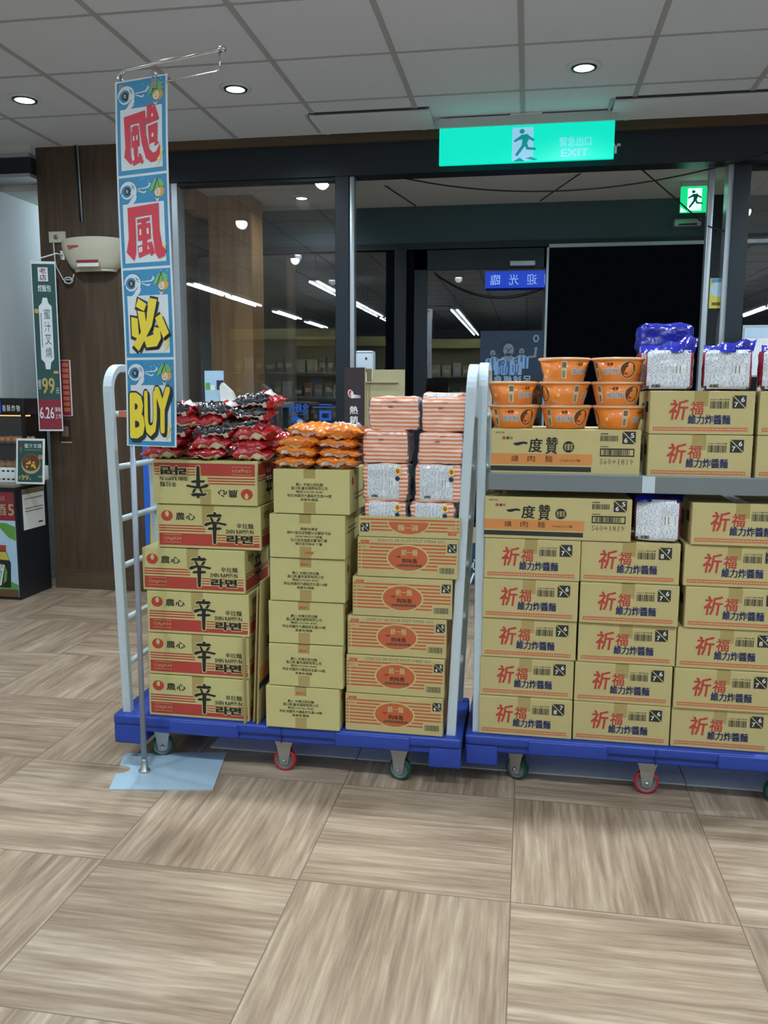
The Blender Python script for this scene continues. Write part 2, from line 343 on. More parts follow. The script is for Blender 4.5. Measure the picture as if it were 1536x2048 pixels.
class Print:
    """ink on a surface: fn maps (x, z, layer) to a point"""
    def __init__(s, mb, fn=None, O=(0,0,0), U=(1,0,0), V=(0,0,1), N=(0,-1,0), W=1.0, H=1.0, step=0.0004):
        s.mb = mb
        if fn is None:
            O, U, V, N = Vector(O), Vector(U), Vector(V), Vector(N)
            fn = lambda x, z, l: O + U*(x*W) + V*(z*H) + N*(l*step)
        s.fn = fn; s.flip = False; s.k = 0
    def p(s, x, z, l):
        if s.flip: x, z = 1-x, 1-z
        return s.fn(x, z, l)
    def rect(s, x0, z0, x1, z1, m, l=1, nx=1, nz=1):
        vs = [s.p(x0+(x1-x0)*i/nx, z0+(z1-z0)*j/nz, l) for j in range(nz+1) for i in range(nx+1)]
        s.mb.add(vs, [(j*(nx+1)+i, j*(nx+1)+i+1, (j+1)*(nx+1)+i+1, (j+1)*(nx+1)+i) for j in range(nz) for i in range(nx)], m)
    def poly(s, pts, m, l=1):
        s.k = (s.k + 1) % 20; l = l + .04*s.k            # each patch of ink a hair above the last
        s.mb.add([s.p(x, z, l) for x, z in pts], [tuple(range(len(pts)))], m)
    def ellipse(s, cx, cz, rx, rz, m, l=1, n=28, a0=0, a1=2*PI):
        s.poly([(cx+rx*math.cos(a0+(a1-a0)*k/n), cz+rz*math.sin(a0+(a1-a0)*k/n)) for k in range(n)], m, l)
    def text(s, t, x0, z0, x1, z1, m, l=2, bold=0.0, mirror=False, shear=0.0, rot=0):
        vs, fs = text_geo(t, bold); out = []
        for u, v, e in vs:
            u += shear*(v-0.5)
            if mirror: u = 1-u
            if rot == 90: u, v = 1-v, u
            out.append(s.p(x0+(x1-x0)*u, z0+(z1-z0)*v, l+e))
        s.mb.add(out, fs, m)
    def line(s, a, b, w, m, l=1, asp=1.0):
        d = Vector((b[0]-a[0], (b[1]-a[1])*asp)); n = Vector((-d.y, d.x)).normalized()*w*0.5
        s.poly([(a[0]+n.x, a[1]+n.y/asp), (a[0]-n.x, a[1]-n.y/asp), (b[0]-n.x, b[1]-n.y/asp), (b[0]+n.x, b[1]+n.y/asp)], m, l)
    def bars(s, x0, z0, x1, z1, m='ink', l=2, seed=1, n=26):
        r = random.Random(seed); x = x0; w = (x1-x0)/n
        while x < x1-w:
            b = w*r.choice((0.5, 0.8, 1.2)); s.rect(x, z0, min(x+b, x1), z1, m, l); x += b + w*r.choice((0.4, 0.7, 1.0))
    def square(s, x0, z0, x1, z1, up, lo, l=1, base='inkdark'):
        s.rect(x0, z0, x1, z1, base, l); w, h = x1-x0, z1-z0
        s.poly([(x0, z1), (x0+w*.05, z1), (x1, z0+h*.05), (x1, z0), (x1-w*.05, z0), (x0, z1-h*.05)], 'kraft', l+1)
        s.text(up, x0+w*.62, z0+h*.5, x0+w*.88, z0+h*.88, 'white', l+1, 0.03)
        s.text(lo, x0+w*.14, z0+h*.1, x0+w*.40, z0+h*.48, 'white', l+1, 0.03)

def tag(o, label=None, cat=None, group=None, kind=None):
    if label: o['label'] = label
    if cat: o['category'] = cat
    if group: o['group'] = group
    if kind: o['kind'] = kind
    return o
def empty(name, loc=(0,0,0), rz=0.0):
    o = bpy.data.objects.new(name, None); COL.objects.link(o); o.location = loc; o.rotation_euler = (0,0,rz); o.empty_display_size = 0.05
    return o
def struct(name, mb): return tag(mb.build(name), kind='structure')
def kids(o): return [c for c in bpy.data.objects if c.parent == o]
_KIDS = {}
def copy_tree(o, loc=None, rot=None, parent=None):
    c = o.copy(); COL.objects.link(c); c.parent = parent
    if loc is not None: c.location = loc
    if rot is not None: c.rotation_euler = rot
    for ch in _KIDS.setdefault(o.name, kids(o)): copy_tree(ch, parent=c)
    return c
# ------------------------------------------------------------------ the setting
CEIL = 2.98
FY = 5.42            # depth of the shop front
VY = 6.40            # depth of the inner vestibule wall
m = MB(); m.box(-6.2, -8.8, -0.06, 5.2, 9.0, 0.0, 'floor'); struct('floor', m)
m = MB(); m.box(-6.2, -8.8, CEIL, 5.2, FY+0.03, CEIL+0.06, 'ceiling'); struct('ceiling', m)
m = MB()
for i in range(-8, 11):
    x = -1.2787 + 0.6*i
    if -6 < x < 5: m.box(x-0.013, -8.6, CEIL-0.004, x+0.013, FY, CEIL, 'bar')
for j in range(-20, 4):
    y = 3.5848 + 0.6*j
    if y > -8.6: m.box(-6, y-0.008, CEIL-0.003, 5, y+0.008, CEIL, 'bar')
struct('trim_ceiling', m)
m = MB(); m.box(-6.2, -8.8, 0, 5.2, -8.6, CEIL, 'storewall'); struct('wall_back', m)
m = MB(); m.box(-6.2, -8.6, 0, -6.0, 5.37, CEIL, 'storewall'); struct('wall_left', m)
m = MB(); m.box(5.0, -8.6, 0, 5.2, 9.0, CEIL, 'storewall'); struct('wall_right', m)
# left of the pillar: opening into a white alcove under a dark header
m = MB(); m.box(-6.2, 5.37, 0, -3.62, 5.47, CEIL, 'whitewall'); m.box(-3.72, 5.47, 0, -3.62, 8.6, 2.9, 'whitewall'); struct('wall_alcove', m)
m = MB(); m.box(-3.62, 5.5, 2.74, -2.4, 8.6, 2.80, 'whitewall'); struct('ceiling_alcove', m)
m = MB(); m.box(-3.62, 8.5, 0, -2.4, 8.6, 2.8, 'whitewall'); struct('wall_alcove_end', m)
m = MB(); m.box(-4.4, 5.30, 2.80, -3.27, 5.50, 2.905, 'darkmetal'); m.box(-4.4, 5.28, 2.905, -3.27, 5.48, 2.93, 'silver'); m.box(-4.4, 5.28, 2.778, -3.27, 5.48, 2.80, 'silver'); m.box(-4.4, 5.30, 2.93, -3.27, 5.46, CEIL, 'whitewall'); struct('trim_alcove_header', m)
# wood veneer pillar
PX0, PX1, PY = -3.27, -2.37, 5.36
m = MB(); m.box(PX0, PY, 0.1, PX1, 5.9, CEIL, 'pillar'); struct('wall_pillar', m)
m = MB(); m.box(PX0-0.006, PY-0.012, 0, PX1, 5.9, 0.135, 'skirting', b=0.003); struct('baseboard_pillar', m)
m = MB(); m.tube([(-2.98, PY-0.008, CEIL), (-2.965, PY-0.008, 2.50)], 0.007, 'darkmetal', 8); m.tube([(-2.962, PY-0.012, CEIL), (-2.950, PY-0.012, 2.49)], 0.006, 'silver', 8)
tag(m.build('wall_conduit'), 'thin dark and silver conduit running down the top of the wooden pillar', 'conduit')
# shop front: brown trim, dark header, posts
m = MB(); m.box(PX1, FY-0.05, 2.925, 5.0, FY+0.03, CEIL, 'skirting'); struct('trim_front_top', m)
m = MB(); m.box(PX1, FY-0.02, 2.735, 5.0, FY+0.12, 2.925, 'darkmetal'); struct('trim_front_header', m)
m = MB(); m.box(PX1, FY-0.01, 0, PX1+0.065, FY+0.1, 2.735, 'silver', b=0.004); struct('trim_front_post_1', m)
m = MB(); m.box(-1.245, FY-0.02, 0, -1.155, FY+0.1, 2.735, 'darkmetal', b=0.004); struct('trim_front_post_2', m)
m = MB(); m.box(-1.155, FY-0.01, 0, -1.122, FY+0.06, 2.735, 'silver', b=0.006); struct('trim_front_post_3', m)
m = MB(); m.box(1.03, FY+0.08, 0, 1.065, FY+0.14, 2.735, 'silver', b=0.006); struct('trim_front_post_4', m)
m = MB(); m.box(1.135, FY+0.06, 0, 1.165, FY+0.16, 2.735, 'silver'); m.box(1.165, FY+0.04, 0, 1.26, FY+0.18, 2.735, 'darkmetal', b=0.004); struct('trim_front_post_5', m)
# window 1 (left) and window 2 (right): frame rails and a pane each
def window(name, x0, x1, y, z0, z1, mull=()):
    f = MB()
    f.box(x0, y-0.03, z0-0.08, x1, y+0.05, z0, 'darkmetal'); f.box(x0, y-0.03, z1, x1, y+0.05, z1+0.02, 'darkmetal')
    for xm in mull: f.box(xm-0.02, y-0.03, z0, xm+0.02, y+0.05, z1, 'darkmetal')
    root = tag(f.build(name), kind='structure')
    for y2 in (y, y+0.018):
        g = MB(); g.add([(x0, y2, z0), (x1, y2, z0), (x1, y2, z1), (x0, y2, z1)], [(0,1,2,3)], 'glass'); g.build('window_pane', root)
window('window_1', PX1+0.065, -1.245, FY+0.03, 0.1, 2.715)
window('window_2', 1.26, 4.98, FY+0.11, 0.1, 2.715, (2.6,))
# vestibule: soffit, inner wall with transom, sliding door, dark doorway
m = MB(); m.box(-2.95, FY+0.12, 2.75, 5.0, VY, 2.81, 'soffit'); struct('ceiling_vestibule', m)
m = MB(); m.box(-2.95, VY, 2.485, 5.0, VY+0.12, 2.81, 'darkwall'); m.box(-2.95, VY-0.012, 2.44, 5.0, VY+0.12, 2.485, 'darkmetal'); struct('wall_vestibule', m)
m = MB(); m.box(-1.015, VY-0.03, 0, -0.925, VY+0.1, 2.44, 'darkmetal', b=0.004); struct('trim_mullion', m)
m = MB(); m.box(1.215, VY-0.06, 0, 1.40, VY+0.12, 2.81, 'darkmetal', b=0.004); struct('trim_inner_post', m)
m = MB(); m.box(0.115, VY-0.035, 2.428, 1.215, VY-0.012, 2.452, 'silver'); m.box(1.42, VY-0.035, 2.428, 5.0, VY-0.012, 2.452, 'silver'); struct('trim_lintel', m)
window('window_3', -2.95, -1.015, VY+0.02, 0.12, 2.44)
window('window_4', 1.40, 4.98, VY+0.02, 0.12, 2.44, (2.9,))
d = MB(); x0, x1 = -0.865, 0.113
for bx in ((x0, 0.02, x0+0.095, 2.43), (x1-0.03, 0.02, x1, 2.43), (x0, 2.29, x1, 2.43), (x0, 0.02, x1, 0.2)):
    d.box(bx[0], VY-0.02, bx[1], bx[2], VY+0.03, bx[3], 'darkmetal')
door = tag(d.build('door_1'), kind='structure')
for y2 in (VY+0.0, VY+0.016):
    g = MB(); g.add([(x0+0.09, y2, 0.2), (x1-0.03, y2, 0.2), (x1-0.03, y2, 2.29), (x0+0.09, y2, 2.29)], [(0,1,2,3)], 'glass'); g.build('door_pane', door)
g = MB(); g.box(x1-0.012, VY-0.034, 0.02, x1+0.004, VY-0.02, 2.43, 'silver'); g.build('door_edge', door)
g = MB(); g.box(-0.16, VY-0.07, 2.30, 0.02, VY-0.02, 2.335, 'silver', b=0.004); g.build('door_sensor', door)
m = MB(); m.box(-8, 9.0, -0.08, 9, 24, -0.02, 'asphalt'); struct('ground_outside', m)
# wood in the vestibule, seen through the left window
m = MB(); m.box(-2.27, 5.86, 0, -1.955, 6.12, 2.75, 'oak'); struct('wall_vestibule_pillar', m)
m = MB(); m.box(-2.36, FY+0.13, 2.60, -2.27, 5.86, 2.75, 'oak'); struct('trim_vestibule_bulkhead', m)
m = MB(); m.box(-3.05, 5.9, 0, -2.95, 8.5, 2.80, 'whitewall'); m.box(-2.95, 5.95, 0, -2.75, 6.15, 2.75, 'darkwall'); struct('wall_vestibule_side', m)
# access panels let into the ceiling by the shop front
for k, (xa, xb, tilt) in enumerate(((-1.30, -0.60, 0.012), (0.42, 1.36, 0.008))):
    p = MB(); p.box(xa, 4.98, CEIL-0.022, xb, 5.30, CEIL-0.008, 'ceiling', b=0.002); p.box(xa, 4.962, CEIL-0.004, xb, 4.976, CEIL-0.0, 'inkdark'); p.box(xa-0.025, 4.98, CEIL-0.014, xa-0.01, 5.3, CEIL, 'bar')
    tag(p.build('ceiling_panel'), kind='structure')

# ------------------------------------------------------------------ ceiling lights
def downlight(x, y, label, z=CEIL, r=0.062, watt=None, tilt=0.0, col=LIGHT_COL, kind='SPOT'):
    t = tag(empty('downlight', (x, y, z)), label, 'ceiling light', 'round downlights')
    a = MB(); a.lathe([(r*0.86, 0.0), (r*1.35, 0.0), (r*1.38, -0.006), (r*1.05, -0.010), (r*1.0, -0.004), (r*0.86, -0.001)], 'ceiling', 32, caps=False); a.build('trim_ring', t)
    a = MB(); a.lathe([(r*1.0, -0.005), (r*0.98, -0.013), (r*0.80, -0.013), (r*0.78, -0.004)], 'darkmetal', 32, caps=False); a.build('reflector', t)
    a = MB(); a.lathe([(0.0, -0.016), (r*0.5, -0.015), (r*0.80, -0.010)], 'lampdisc', 32, caps=False); a.build('lens', t)
    L = bpy.data.lights.new('bulb', kind); L.energy = watt or SPOT_W; L.color = col
    if kind == 'SPOT': L.spot_size = math.radians(168); L.spot_blend = 1.0
    L.shadow_soft_size = 0.05
    o = bpy.data.objects.new('bulb', L); COL.objects.link(o); o.parent = t; o.location = (0, 0, -0.03); o.rotation_euler = (tilt, 0, 0)
    return t
p = atz(49, 197, CEIL); downlight(p.x, p.y, 'dazzling downlight at the left edge of the ceiling, beside the dark track', r=0.066, watt=45)
p = atz(471, 175, CEIL); downlight(p.x, p.y, 'downlight in the ceiling to the right of the hanging banner arm', watt=45)
p = atz(1168, 132, CEIL); downlight(p.x, p.y, 'downlight in the ceiling right above the large green exit sign', watt=60)
for x, y in ((-1.4, 3.1), (0.25, 3.1), (1.8, 3.1), (-2.8, 0.9), (-1.0, 0.9), (0.6, 0.9), (2.2, 0.9), (1.9, 4.49)):
    downlight(x, y, 'downlight in the row of the shop ceiling above and behind the camera', watt=SPOT_W)
downlight(-3.25, 6.5, 'unseen lamp added to brighten the white alcove behind the pillar', z=2.74, watt=19, col=(0.74, 0.94, 1.10), kind='POINT')  # added lamp, out of view, lifts the white alcove wall
downlight(-2.7, 3.1, 'downlight over the floor left of the trolleys, outside the picture', watt=45)
downlight(-1.62, 5.98, 'small downlight in the pale soffit beyond the left window', z=2.75, r=0.05, watt=14)
# tube lights hung over the shop behind the camera; the window reflects them
def tube_light(x, y0, y1, label, z=2.66):
    t = tag(empty('tube_light', (x, y0, z)), label, 'ceiling light', 'tube lights over the shop aisles')
    L = y1 - y0
    a = MB(); a.box(-0.07, 0, 0.012, 0.07, L, 0.05, 'white', b=0.004); a.build('housing', t)
    for dx in (-.045, .045):
        a = MB(); a.tube([(dx, 0.02, -0.002), (dx, L-0.02, -0.002)], 0.013, 'tube', 10); a.build('tube', t)
    a = MB(); a.tube([(0, 0.1, 0.05), (0, 0.1, CEIL-z)], 0.004, 'silver', 6); a.tube([(0, L-0.1, 0.05), (0, L-0.1, CEIL-z)], 0.004, 'silver', 6); a.build('hanger', t)
for x, ys in ((-4.0, ((0.0, 1.2), (-1.35, -0.1), (-3.6, -2.2))), (-2.5, ((0.0, 1.2), (-1.3, -0.1), (-3.2, -1.6))), (-1.17, ((-2.0, -0.4), (-4.0, -2.2), (-6.0, -4.2))), (0.3, ((0.0, 1.2), (-4.0, -2.8), (-2.4, -0.6))), (1.8, ((0.0, 1.2), (-1.4, -0.2), (-3.4, -1.8))), (3.4, ((0.0, 1.2), (-2.0, -0.4)))):
    for y0, y1 in ys: tube_light(x, y0, y1, 'slim white tube light hanging over the shop aisles behind the camera')
# ------------------------------------------------------------------ signs on the ceiling and front
def running_man(pr, x0, z0, x1, z1, m, l):
    P = lambda a, b: (x0+(x1-x0)*a, z0+(z1-z0)*b)
    pr.ellipse(*P(0.40, 0.90), 0.12*(x1-x0), 0.085*(z1-z0), m, l, 16)
    pr.poly([P(.38,.78), P(.66,.80), P(.72,.74), P(.98,.60), P(.94,.53), P(.72,.62), P(.64,.48), P(.70,.34), P(1.04,.30), P(1.04,.22), P(.62,.25), P(.55,.38), P(.20,.02), P(.10,.08), P(.40,.42), P(.42,.62), P(.28,.60), P(.06,.52), P(.03,.59), P(.22,.69)], m, l)
def exit_box(name, x0, x1, y, z0, z1, zc, label, th=0.05):
    t = tag(empty(name, ((x0+x1)/2, y, zc)), label, 'exit sign'); w, h = x1-x0, z1-z0
    a = MB(); a.box(-w/2, 0, z1-zc, w/2, th, 0, 'exitcase', b=0.003); a.build('case', t)
    return t, w, h
a_ = at(877.5, 329, 5.15); b_ = at(1231, 238, 5.15)
t, w, h = exit_box('exit_sign', a_.x, b_.x, 5.15, 2.713, 2.918, 2.972, 'large glowing green exit sign hanging from the ceiling')
a = MB(); a.box(-w/2, 0.012, -0.259, w/2, 0.036, -0.054, 'teal', b=0.002)
pr = Print(a, O=(-w/2, 0.0115, -0.259), W=w, H=h)
pr.rect(.425, .04, .545, .93, 'exitpale', 1); running_man(pr, .43, .14, .555, .90, 'exithazed', 2); pr.poly([(.43,.02),(.47,.12),(.50,.02)], 'exithazed', 2); pr.poly([(.50,.10),(.545,.04),(.575,.04),(.535,.13)], 'exithazed', 2)
pr.text('緊急出口', .695, .37, .872, .62, 'exitpale', 2, 0.01); pr.text('EXIT', .705, .10, .858, .30, 'exitpale', 2, 0.02)
a.build('lit_panel', t)
a = MB(); a.box(-0.09, -0.004, -0.001, 0.09, 0.03, 0.006, 'white'); a.build('mount', t)
a = MB(); a.box(w/2, 0.01, -0.19, w/2+0.035, 0.03, -0.18, 'exitcase'); a.box(w/2+0.005, 0.01, -0.23, w/2+0.015, 0.03, -0.18, 'exitcase'); a.build('bracket', t)
y2 = 5.92; a_ = at(1361, 424, y2); b_ = at(1417, 371, y2); zc = 2.752
t, w, h = exit_box('small_exit_sign', a_.x, b_.x, y2, a_.z, b_.z, zc, 'small square green running man sign beyond the doorway on the upper right', 0.045)
a = MB(); a.box(-w/2, 0.008, a_.z-zc, w/2, 0.04, b_.z-zc, 'exitgreen', b=0.002)
pr = Print(a, O=(-w/2, 0.0075, a_.z-zc), W=w, H=h); pr.rect(.25, .05, .78, .92, 'exitwhite', 1); running_man(pr, .24, .14, .80, .86, 'exitman', 2); pr.poly([(.0,.2),(.25,.0),(.0,.0)], 'exitwhite', 2)
a.build('lit_panel', t)
a_ = at(1347, 446, VY-0.04); b_ = at(1402, 432, VY-0.04)
m = MB(); m.box(a_.x, VY-0.075, 2.545, b_.x, VY, 2.595, 'silver', b=0.006); m.box(a_.x+0.03, VY-0.08, 2.55, b_.x-0.03, VY-0.074, 2.56, 'black')
tag(m.build('wall_sensor'), 'silver door sensor bar on the dark wall under the small exit sign', 'door sensor')
# blue welcome panel hung inside the sliding door, lettering facing outward
a_ = at(970, 577, VY-0.06); b_ = at(1091, 541, VY-0.06); w, h = b_.x-a_.x, b_.z-a_.z
m = MB(); m.box(a_.x, VY-0.075, a_.z, b_.x, VY-0.06, b_.z, 'welcome', b=0.002)
pr = Print(m, O=(a_.x, VY-0.0755, a_.z), W=w, H=h)
for t_, x in (('臨', .09), ('光', .40), ('迎', .70)): pr.text(t_, x, .18, x+.16, .80, 'welcometext', 1, 0.01, mirror=True)
pr.text('歡', .985, .18, 1.0, .80, 'welcometext', 1, 0.0, mirror=True)
tag(m.build('hanging_welcome_sign'), 'blue lit welcome panel with mirrored white characters on the sliding door', 'sign')
# football poster on the door glass: simple anonymous players
a_ = at(959, 772, VY-0.03); b_ = at(1088, 661, VY-0.03); w, h = b_.x-a_.x, b_.z-a_.z
m = MB(); m.box(0, -0.003, 0, w, 0, h, 'posterblue'); pr = Print(m, O=(0, -0.0033, 0), W=w, H=h)
r = random.Random(3)
for k in range(40):
    x, z = r.uniform(.02, .95), r.uniform(.5, .97); pr.ellipse(x, z, r.uniform(.01,.035), r.uniform(.01,.03), r.choice(('forest','posterblue','facedark')), 1, 8)
def player(cx, cz, s, l, arm=None):
    pr.poly([(cx-s*.9, cz-s*2.6), (cx+s*.9, cz-s*2.6), (cx+s*.95, cz-s*1.0), (cx+s*.35, cz-s*.55), (cx-s*.35, cz-s*.55), (cx-s*.95, cz-s*1.0)], 'jersey', l)
    for k in (-.55, 0, .55): pr.rect(cx+k*s-s*.12, cz-s*2.6, cx+k*s+s*.12, cz-s*.85, 'jerseyblue', l+1)
    pr.poly([(cx-s*.22, cz-s*.35), (cx+s*.22, cz-s*.35), (cx+s*.28, cz-s*.75), (cx, cz-s*.9), (cx-s*.28, cz-s*.75)], 'face', l+2)
    pr.ellipse(cx, cz+s*.1, s*.40, s*.62, 'facedark', l+2, 20); pr.ellipse(cx, cz-s*.02, s*.36, s*.50, 'face', l+3, 20)
    pr.ellipse(cx, cz-s*.36, s*.22, s*.14, 'facedark', l+4, 14); pr.rect(cx-s*.24, cz+s*.07, cx-s*.07, cz+s*.13, 'facedark', l+4); pr.rect(cx+s*.07, cz+s*.07, cx+s*.24, cz+s*.13, 'facedark', l+4)
    pr.poly([(cx-s*.04, cz+s*.05), (cx+s*.04, cz+s*.05), (cx+s*.08, cz-s*.14), (cx-s*.08, cz-s*.14)], 'facedark', l+4); pr.rect(cx-s*.12, cz-s*.30, cx+s*.12, cz-s*.26, 'face', l+5)
    if arm: pr.poly([(cx+s*.8, cz-s*1.0), (cx+s*1.9, cz-s*.9), (cx+s*2.0, cz+s*.3), (cx+s*1.7, cz+s*.3), (cx+s*1.6, cz-s*.65), (cx+s*.8, cz-s*.7)], 'face', l); pr.ellipse(cx+s*1.85, cz+s*.4, s*.22, s*.24, 'face', l+1, 12)
player(.20, .60, .12, 1); player(.66, .63, .12, 1, True); player(.45, .66, .235, 7); player(.37, .42, .075, 14); player(.57, .45, .075, 14)
pr.rect(0.0, 0.0, 1, .20, 'facedark', 21)
for k, t_ in enumerate('賽典經球足'): pr.text(t_, .05+.155*k+.02, .03, .05+.155*k+.155, .19, 'jersey', 22, 0.05, mirror=True)
pr.ellipse(.88, .86, .05, .07, 'jersey', 2, 6); pr.ellipse(.88, .86, .03, .045, 'posterblue', 3, 6)
o = m.build('football_poster'); o.location = (a_.x, VY-0.022, a_.z)
tag(o, 'football poster with players in pale blue striped shirts on the sliding door', 'poster')
# yellow card on the right hand glass
a_ = at(1417, 617, FY+0.09); b_ = at(1464, 556, FY+0.09); w, h = b_.x-a_.x, b_.z-a_.z
m = MB(); m.box(0, -0.003, 0, w, 0, h, 'postyellow'); pr = Print(m, O=(0, -0.0033, 0), W=w, H=h)
pr.ellipse(.38, .62, .36, .24, 'palecloth', 1); pr.rect(.05, .86, .95, .98, 'signblue', 1); pr.rect(.12, .1, .9, .2, 'earth', 1)
o = m.build('sticker_poster'); o.location = (a_.x, FY+0.088, a_.z); tag(o, 'small yellow and pale blue poster stuck on the glass at the far right', 'poster')
# cables strung across the shop front
def cat_pts(p, q, sag, n=18): 
    p, q = Vector(p), Vector(q); return [p.lerp(q, i/n) - Vector((0, 0, sag*4*(i/n)*(1-i/n))) for i in range(n+1)]
for pts, lab in (
    (cat_pts(at(722, 340, 5.6), at(832, 412, 5.95), 0.0), 'short black cable slanting down from the header left of the doorway'),
    (cat_pts(at(740, 340, 5.55), at(1536, 305, 5.3), 0.17, 30), 'long black cable sagging right across the doorway top'),
    (cat_pts(at(1200, 320, 5.5), at(1080, 402, 5.9), 0.0), 'black cable slanting down left below the large exit sign'),
    (cat_pts(at(1262, 320, 5.5), at(1402, 442, 5.6), 0.0), 'black cable slanting down right past the small exit sign'),
    (cat_pts(at(1415, 452, 5.5), at(1560, 462, 5.5), 0.03), 'black cable looping across the posts at the far right'),
    (cat_pts(at(868, 545, VY-0.05), at(1090, 572, VY-0.05), 0.12), 'thin black cable looping behind the sliding door glass')):
    m = MB(); m.tube(pts, 0.0045, 'wire', 6); tag(m.build('hanging_cable'), lab, 'cable', 'black cables at the shop front')

# ------------------------------------------------------------------ left side: counter, food case, signs
cx0, cx1, cyf, cyb, cz = -4.6, -3.30, 4.97, 5.34, 0.775
t = tag(empty('serving_counter', (cx1, cyf, 0)), 'black counter with a printed tea front at the left edge', 'counter')
a = MB(); a.box(cx0-cx1, 0.0, 0.0, 0, cyb-cyf, cz-0.02, 'cabinet', b=0.003); a.build('body', t)
a = MB(); a.box(cx0-cx1, -0.012, cz-0.02, 0.004, cyb-cyf, cz, 'worktop', b=0.003); a.build('worktop', t)
a = MB(); a.box(-1.0, -0.003, 0.02, -0.012, 0.0, 0.535, 'skyprint'); W_ = 0.5; pr = Print(a, O=(-0.512, -0.0034, 0.02), W=W_, H=0.515)
pr.poly([(1,0),(1,.12),(.8,.15),(.3,.13),(-.4,.12),(-.4,0)], 'earth', 1); pr.poly([(1,.10),(1,.16),(.9,.2),(.78,.19),(.7,.13),(.6,.19),(.4,.16),(-.4,.2),(-.4,.08)], 'leaf', 2)
pr.poly([(.72,.97),(.86,.97),(1,.92),(1,.74),(.9,.78),(.8,.88)], 'leaf', 2)
B = lambda pts, m_, l: pr.poly([(.74+x*.30, .06+z*.62) for x, z in pts], m_, l)
B([(.02,1),(.38,1.0),(.36,.88),(.04,.88)], 'brick', 4); B([(.05,.88),(.35,.88),(.56,.62),(.50,.1),(-.2,.1),(-.32,.60)], 'darkbottle', 3); B([(.06,.86),(.34,.86),(.5,.68),(-.2,.70)], 'tea', 4)
B([(-.02,.60),(.26,.58),(.04,.14),(-.26,.14)], 'white', 4); B([(.28,.56),(.36,.44),(.3,.24),(.14,.18)], 'leaf', 4)
pr.ellipse(.66, .12, .07, .07, 'white', 5); pr.ellipse(.655, .135, .045, .03, 'leaf', 6)
for k, t_ in enumerate('冷泡茶'): pr.text(t_, .745-.012*k*1.6, .36-.075*k, .795-.012*k*1.6, .43-.075*k, 'ink', 6, 0.0)
pr.text('瓶', .52, .585, .575, .64, 'inkdark', 2, .02); pr.text('一', .44, .605, .495, .612, 'inkdark', 2, .02)
a.build('tea_print', t)
a = MB(); a.box(-1.0, -0.003, 0.535, -0.012, 0.0, cz-0.05, 'maroon'); pr = Print(a, O=(-0.262, -0.0034, 0.535), W=.25, H=.19)
pr.text('茹記', .3, .70, .75, .85, 'beige', 1); pr.text('5', .82, .18, .99, .58, 'beige', 1, .03); pr.text('酒', .47, .18, .76, .58, 'beige', 1, .03); pr.text('鳥', .12, .18, .40, .58, 'beige', 1, .03)
a.build('maroon_print', t)
a = MB(); a.box(0.002, 0.07, 0.46, 0.005, 0.32, 0.72, 'paper'); a.box(0.0015, 0.065, 0.70, 0.006, 0.325, 0.735, 'inkgrey')
for z in (0.665, 0.60, 0.58): a.box(0.0045, 0.09, z, 0.0055, 0.30, z+0.006, 'inkgrey')
a.box(0.0045, 0.24, 0.49, 0.0055, 0.29, 0.50, 'inkdark'); o = a.build('taped_notice'); o.location = (cx1, cyf, 0)
tag(o, 'sheet of paper taped to the black side of the counter', 'notice')
# food warmer on the counter
p0 = at(52, 950, 5.05)
t = tag(empty('food_display_case', (-3.70, 5.06, cz)), 'glass food warmer full of fried snacks on the counter', 'food warmer')
wx = p0.x + 3.70
a = MB(); a.box(-.5, 0, 0.0, wx, .26, .10, 'white', b=.006)
for k in range(8):
    for z in (0.02, 0.075): a.box(wx-.02-.035*k-.02, -.001, z, wx-.035*k-.02, .002, z+.01, 'inkdark')
a.build('base', t)
a = MB(); a.box(-.5, 0, .45, wx, .26, .56, 'black', b=.006); pr = Print(a, O=(wx-.26, -.0005, .45), W=.26, H=.11)
pr.rect(.15, .1, .38, .9, 'welcome', 1)
for k, t_ in enumerate('香酥炸物'): pr.text(t_, .42+.13*k, .22, .52+.13*k, .6, 'paper', 1, .02)
a.build('hood', t)
a = MB(); a.box(wx-.02, 0, .10, wx, .02, .45, 'black'); a.box(wx-.02, .24, .10, wx, .26, .45, 'black'); a.box(-.5, .25, .10, wx, .26, .45, 'black'); a.box(-.5, 0, .25, wx, .26, .262, 'darkmetal'); a.build('frame', t)
a = MB(); a.add([(-.5,.004,.10),(wx-.02,.004,.10),(wx-.02,.004,.45),(-.5,.004,.45)], [(0,1,2,3)], 'glass'); a.build('front_pane', t)
a = MB(); a.box(-.4, .1, .440, wx-.04, .14, .449, 'screen'); a.build('warming_lamp', t)
r = random.Random(5)
for nm, z, n, xc in (('fried_snack', .262, 16, 0), ('fried_snack', .10, 14, 0)):
    for k in range(n):
        bm = bmesh.new(); bmesh.ops.create_icosphere(bm, subdivisions=2, radius=.024)
        sd = r.random()*50
        for v in bm.verts: v.co *= 1 + .35*noise.noise(v.co*40 + Vector((sd, 0, 0)))
        f = MB(); f.bm(bm, 'food', True); bm.free(); px = wx-.05-.05*(k % 6)-r.uniform(0,.012); py = .06+.05*(k//6)
        tag(f.build('fried_snack', None, (-3.70+px, 5.06+py, cz+z+.02)), 'golden fried piece in the glass food warmer', 'fried food', 'fried pieces in the food warmer')
